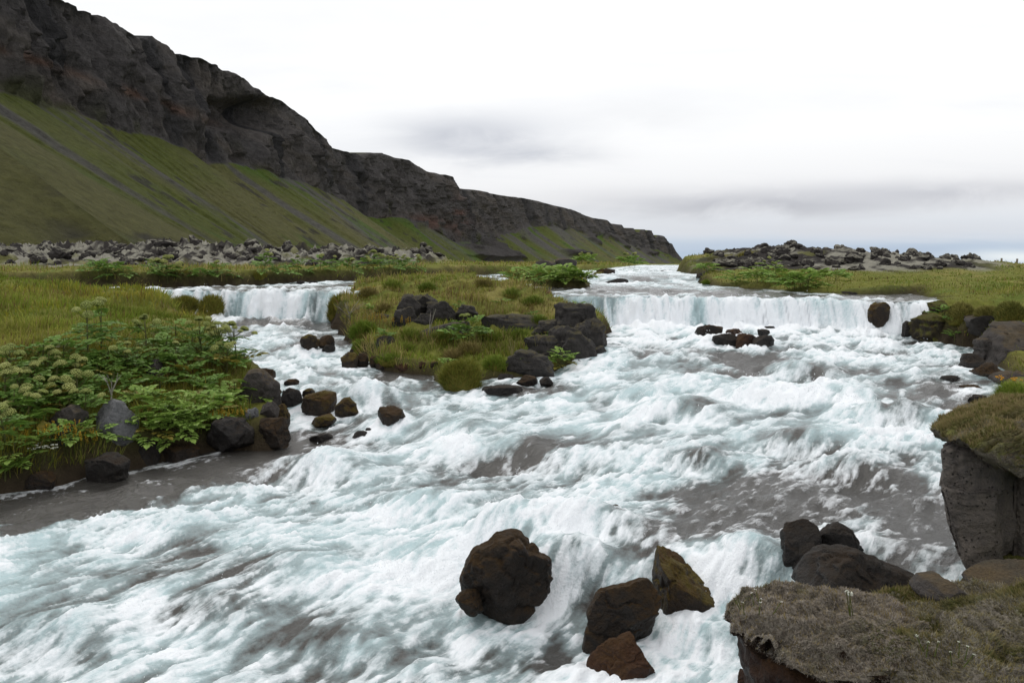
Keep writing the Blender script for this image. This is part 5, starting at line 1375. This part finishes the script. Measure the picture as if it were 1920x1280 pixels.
for i, (px, py, h, nu) in enumerate([(315,535,.95,4),(340,533,.7,2),(300,533,.6,2),(200,530,.5,0),(380,532,.5,0),(410,532,.6,2),(495,526,.9,3),(520,526,.6,0),(560,520,.7,1),(600,517,.6,1),(630,515,.6,1),(660,514,.6,2),(185,528,.5,0),(230,534,.5,0)]):
    k += 1; plant_at(px, py, h, 10, nu, 'angelica on the far bank behind the left channel', 'angelica along the far bank', k, lsize=.6, usize=.1)
for i, (px, py, h) in enumerate([(700,512,.8),(715,514,.7),(745,510,.8),(760,513,.7),(780,510,.7),(690,516,.6),(730,516,.6)]):
    k += 1; plant_at(px, py, h, 9, 3, 'pale flowering angelica in the grass at the head of the island', 'angelica at the head of the island', k, lsize=.55, usize=.1)
for i, (px, py, h) in enumerate([(970,527,.5),(1000,530,.6),(1030,532,.6),(1060,533,.6),(1090,535,.5),(1010,522,.5),(1045,525,.5),(1075,528,.5)]):
    k += 1; plant_at(px, py, h, 14, 0, 'lush leafy plant on the islet above the main waterfall', 'leafy plants on the islet', k, lsize=.7, bright=True)
for i, (px, py, h, nu) in enumerate([(1440,528,.9,3),(1420,531,.7,1),(1455,531,.7,1),(1500,541,.7,0),(1515,543,.6,0),(1490,543,.6,0),(1380,534,.5,0),(1530,530,.5,0),(1567,528,.5,0),(1325,512,.5,0)]):
    k += 1; plant_at(px, py, h, 12, nu, 'leafy plant on the right bank above the main waterfall', 'leafy plants on the right bank', k, lsize=.65, bright=True)
for i, (px, py) in enumerate([(1090,497),(1100,498),(1180,499),(1190,498),(1172,499)]):
    k += 1; root = angelica(P(px, py + 1, 66), 1.0, 9, 2, 'distant leafy plant on the skyline of the upper rapids', 'leafy plants beyond the rapids', k, bright=True, lsize=.9, usize=.12)

for g_ in ('angelica thicket on the left bank', 'leafy angelica on the left slope', 'bright low leaves by the grey boulder', 'low leaves on the lower left bank', 'angelica along the far bank',
           'angelica at the head of the island', 'leafy plants on the islet', 'leafy plants on the right bank', 'leafy plants beyond the rapids'):
    number_group(g_)

# ------------------------------------------------------------------ tussocks: mound with its own grass
mtu = Mat('tussock_mound', 1.0, 0.05)
tn = mtu.noise(14, 4, 0.65)
mtu.base(mtu.mix(mtu.ramp(tn, [(0.35, 0), (0.65, 1)]), (0.085, 0.090, 0.020), (0.130, 0.105, 0.024))); mtu.bump(tn, 1.0, 0.04)
def tussock(bx_, label, n=900, bl=0.12, cola=(0.11, 0.18, 0.022), colb=(0.18, 0.215, 0.036), Yc=None, group=None, name='grass_tussock'):
    x0, y0, x1, y1 = bx_
    if Yc is None: Yc = hit((x0 + x1) / 2, y1 - 2)[1] + 0.15
    s = Yc / F; w, h = (x1 - x0) * s, (y1 - y0) * s
    root = tag(empty(name, P((x0 + x1) / 2, y1, Yc)), label, 'tussock', group)
    _seed[0] += 1
    me = rock_mesh('mound', default_outline(w * 0.86, h * 1.2, _seed[0]), w * 0.8, mtu.m, _seed[0], 4, boxy=0.8, facets=0, rough=0.07)
    mo = obj('mound', me, root, (0, 0, h * 0.30))
    r = np.random.default_rng(_seed[0])
    v = np.zeros(len(me.vertices) * 3); me.vertices.foreach_get('co', v); v = v.reshape(-1, 3) + np.array([0, 0, h * 0.30])
    nr = np.zeros(len(me.vertices) * 3); me.vertices.foreach_get('normal', nr); nr = nr.reshape(-1, 3)
    ii = np.where(nr[:, 2] > -0.15)[0]; j = r.choice(ii, n); p = v[j] + r.normal(0, 0.02 * w, (n, 3)); nv = nr[j]
    t = r.random((n, 1)); c = np.array(cola) * (1 - t) + np.array(colb) * t
    blades('grass_blades', p - np.array([0, 0, h * 0.30]), nv, bl * r.uniform(.6, 1.3, n) * np.ones(n), np.maximum(0.005, Yc * 0.0007) * np.ones(n), c, None, 0.9, mo, _seed[0])
    return root
OL = dict(cola=(0.135, 0.155, 0.028), colb=(0.21, 0.18, 0.036))
tussock((655,606,708,640), 'round bright green tussock on the left shore of the island', 1400, .16)
tussock((660,640,694,660), 'small bright tussock below the round one on the island shore', 700, .12)
tussock((815,672,905,733), 'grassy mossy mound standing in the water at the tip of the island', 2600, .13, **OL)
tussock((905,672,950,700), 'green tussock right of the grassy mound', 900, .16)
tussock((700,668,760,684), 'flat green tussock over the shore stones', 700, .10)
tussock((612,550,668,602), 'steep olive mound at the right side of the left waterfall', 2200, .14, Yc=26.3, **OL)
tussock((318,556,376,584), 'flat grassy mound at the brink left of the left waterfall', 1600, .14, Yc=26.6, **OL)
tussock((372,546,420,600), 'tall mossy mound at the left side of the left waterfall', 1900, .13, Yc=26.4, **OL)
tussock((1868,724,1935,762), 'bright green tussock under the yellow flowers at the right edge', 1800, .14)
tussock((1318,528,1330,536), 'small tussock at the corner of the right bank', 300, .15)
for bx_, lb in [((1775,566,1830,606),'rounded turf lump at the left end of the right bank edge'),((1830,574,1875,602),'turf lump between the two rounded ones on the right bank'),((1868,566,1925,604),'rounded turf lump at the right edge of the picture')]:
    tussock(bx_, lb, 1600, .10, (0.15, 0.155, 0.04), (0.21, 0.19, 0.06))
for bx_, lb in [((1320,488,1352,512),'round grassy hummock at the left end of the right lava hill'),((1384,474,1420,500),'grassy hummock on the shoulder of the right lava hill')]:
    tussock(bx_, lb, 1200, .3, (0.15, 0.155, 0.034), (0.21, 0.19, 0.05), Yc=50, name='grassy_hummock')
for bx_, lb in [((470,514,500,528),'olive tussock on the far bank above the left waterfall'),((1455,516,1490,534),'dome of turf on the right bank')]:
    tussock(bx_, lb, 700, .2, **OL)

for i, (px, py, w_, h_) in enumerate([(690,560,40,16),(735,545,44,14),(800,548,36,13),(720,590,30,16),(770,640,40,18),(830,645,44,20),(880,668,44,20),(930,650,40,18),(975,640,34,16),(905,540,40,12),(960,560,44,14),(1000,575,40,14),(850,680,36,18),(1010,612,36,14),(760,665,34,14)]):
    tussock((px - w_ / 2, py - h_, px + w_ / 2, py), 'low grass tussock on the island', 420, .17, *(((0.10, 0.15, 0.022), (0.16, 0.19, 0.034)) if i % 3 else ((0.17, 0.14, 0.05), (0.24, 0.19, 0.08))), group='low tussocks on the island')
number_group('low tussocks on the island')
for i, (px, py, nl) in enumerate([(905,640,8),(860,585,7),(940,575,7),(1000,600,8),(1085,580,7),(720,640,7),(840,690,7),(985,690,6),(690,590,8),(1030,640,7)]):
    k += 1; plant_at(px, py, rnd.uniform(.18, .3), nl, 0, 'small leafy herb in the grass of the island', 'small herbs on the island', k, lsize=.34, bright=i % 2 == 0)
number_group('small herbs on the island')

# ------------------------------------------------------------------ flowers, twigs, fence
def flower_clump(pos, n, h, rad, fc, label, spike=True, seed=0, name='yellow_flower_clump', fs=0.012):
    r = random.Random(seed); root = tag(empty(name, pos), label, 'flowers')
    st = MB(); fl = MB()
    for i in range(n):
        a = r.uniform(0, 6.28); q = rad * math.sqrt(r.random()); x_, y_ = q * math.cos(a), q * math.sin(a)
        tp = Vector((x_ * 1.2 + r.uniform(-.03, .03), y_ * 1.2, h * r.uniform(.65, 1.1)))
        st.tube([(x_, y_, -0.05), tp], [0.003, 0.002], 3, (0.08, 0.10, 0.02))
        m = 9 if spike else 5
        for j in range(m):
            if spike: c_ = tp + Vector((r.uniform(-1, 1), r.uniform(-1, 1), 0)) * fs * 0.9 + Vector((0, 0, -j * h * 0.055))
            else: c_ = tp + Vector((r.uniform(-1, 1), r.uniform(-1, 1), r.uniform(-.3, .3))) * fs * 1.6
            s = fs * r.uniform(.7, 1.1); u = [Vector((s, 0, 0)), Vector((0, s, 0)), Vector((-s, 0, 0)), Vector((0, -s, 0)), Vector((0, 0, s * .7)), Vector((0, 0, -s * .7))]
            k_ = r.uniform(.8, 1.15)
            fl.add([c_ + q_ for q_ in u], [(0, 1, 4), (1, 2, 4), (2, 3, 4), (3, 0, 4), (1, 0, 5), (2, 1, 5), (3, 2, 5), (0, 3, 5)], tuple(x * k_ for x in fc))
    tag(obj('stems', st.mesh('stems', ML), root), kind='stuff'); tag(obj('blossom', fl.mesh('blossom', ML), root), kind='stuff')
    return root
YE = (0.42, 0.27, 0.02); WH = (0.75, 0.75, 0.70); OR = (0.65, 0.33, 0.02)
for i, (px, py, n, h, rad, lb) in enumerate([(145,858,26,.24,.20,'yellow flower spikes on the bank just above the large black boulder'),(110,835,22,.22,.22,'yellow flower spikes in front of the flat dark boulder'),(60,830,20,.2,.2,'thin yellow flower spikes left of the flat dark boulder'),
        (425,792,26,.15,.22,'yellow bushy flowers above the broad dark boulder with grassy top'),(705,612,22,.3,.25,'yellow-green flower clump below the mid-island outcrop'),(748,612,20,.26,.28,'yellow grass and flowers under the left block of the outcrop')]):
    flower_clump(hit(px, py), n, h, rad, YE, lb, True, 40 + i)
flower_clump(hit(85,872), 22, .16, .16, WH, 'white flower cluster near the waterline on the left bank', False, 50, 'white_flower_clump', .011)
flower_clump(P(1888,724,13.7), 12, .14, .2, OR, 'orange-yellow flowers above the bright tussock at the right edge', False, 51, 'orange_flower_clump', .014)
flower_clump(hit(682,556), 9, .25, .3, OR, 'orange-yellow flowers in the grass left on the island', False, 52, 'orange_flower_clump', .014)
flower_clump(P(1597,1135,4.45), 4, .075, .015, WH, 'small white flower on top of the foreground moss rock', False, 53, 'white_flower', .007)
for i, (px, py, yy, lb) in enumerate([(1850,815,6.3,'white blossoms in the turf on top of the rock wall'),(1905,835,6.2,'white blossoms in the turf at the right edge of the rock wall'),(1430,1128,4.35,'tiny cream flowers at the left end of the foreground moss rock'),(1770,1215,3.75,'tiny cream flowers scattered on the near moss cushion')]):
    flower_clump(P(px, py, yy), 8, .018, .13, WH, lb, False, 60 + i, 'white_flower_clump', .0035)
def twig(pos, h, label, seed, n=5, spread=.4, col=(0.30, 0.28, 0.25), name='dead_branch'):
    r = random.Random(seed); root = tag(empty(name, pos), label, 'branch'); b = MB()
    b.tube([(0, 0, -.05), (0.01, 0, h * .35)], [.012, .009], 4, col)
    obj('stem', b.mesh('stem', ML), root)
    for i in range(n):
        q = MB(); a = r.uniform(0, 6.28); s0 = Vector((0.005, 0, h * r.uniform(.15, .4))); e = Vector((math.cos(a) * spread * h, math.sin(a) * spread * h, h * r.uniform(.75, 1.1))); m_ = (s0 + e) / 2 + Vector((0, 0, .03))
        q.tube([s0, m_, e], [.008, .006, .003], 4, col); q.tube([m_, m_ + (e - s0) * .4 + Vector((r.uniform(-.06, .06), r.uniform(-.06, .06), .03))], [.004, .002], 3, col)
        obj('twig', q.mesh('twig', ML), root)
twig(P(208,752,11.9), .34, 'pale dead stalks standing on top of the large pale grey boulder', 1)
twig(hit(655,602), .5, 'bleached dead branch at the left edge of the island', 2, 9, .9)
twig(hit(805,632), .6, 'thin dead stalk in the grass below the mid-island outcrop', 3, 3, .25)
twig(hit(960,690), .55, 'tall dry stalks beside the green tussock on the island', 4, 4, .12, (0.22, 0.20, 0.09))
twig(hit(1005,668), .5, 'dry stalk in front of the cracked rock of the outcrop', 5, 3, .2, (0.2, 0.17, 0.1))
twig(P(1020,530,38), .9, 'bare stick rising from the islet', 6, 2, .3, (0.10, 0.08, 0.06))
mwd = Mat('weathered_wood', 0.9, 0.2); wz_ = mwd.noise(20, 4, .6, mwd.coord((6, 6, 1))); mwd.base(mwd.mix(wz_, (0.16, 0.13, 0.11), (0.30, 0.26, 0.22)))
def fence_post(px, py0, py1, yy, label, lean=0.0, brace=False):
    s = yy / F; h = (py1 - py0) * s; root = tag(empty('fence_post', P(px, py1, yy)), label, 'fence post')
    b = MB(); b.tube([(0, 0, -.3), (lean * h * .5, 0, h * .5), (lean * h, 0, h)], [.075, .07, .065], 6, (1, 1, 1)); b.add([(lean * h + .06 * math.cos(a), .06 * math.sin(a), h) for a in (0, 1.57, 3.14, 4.71)] , [(0, 1, 2), (0, 2, 3)])
    obj('post', b.mesh('post', mwd.m), root)
    if brace:
        b = MB(); b.tube([(-.75, 0, -.1), (.05, 0, h * .55)], [.05, .05], 5); obj('brace', b.mesh('brace', mwd.m), root)
        b = MB(); b.tube([(-.2, 0, h * .12), (.5, .1, h * .3)], [.04, .03], 5); obj('rail', b.mesh('rail', mwd.m), root)
fence_post(1878, 484, 497, 60, 'weathered fence post with a fallen brace on the right skyline', 0.0, True)
fence_post(1906, 485, 499, 60, 'plain fence post nearest the right edge on the skyline', 0.1)
fence_post(1864, 488, 496, 62, 'short leaning fence post left of the braced one', 0.3)
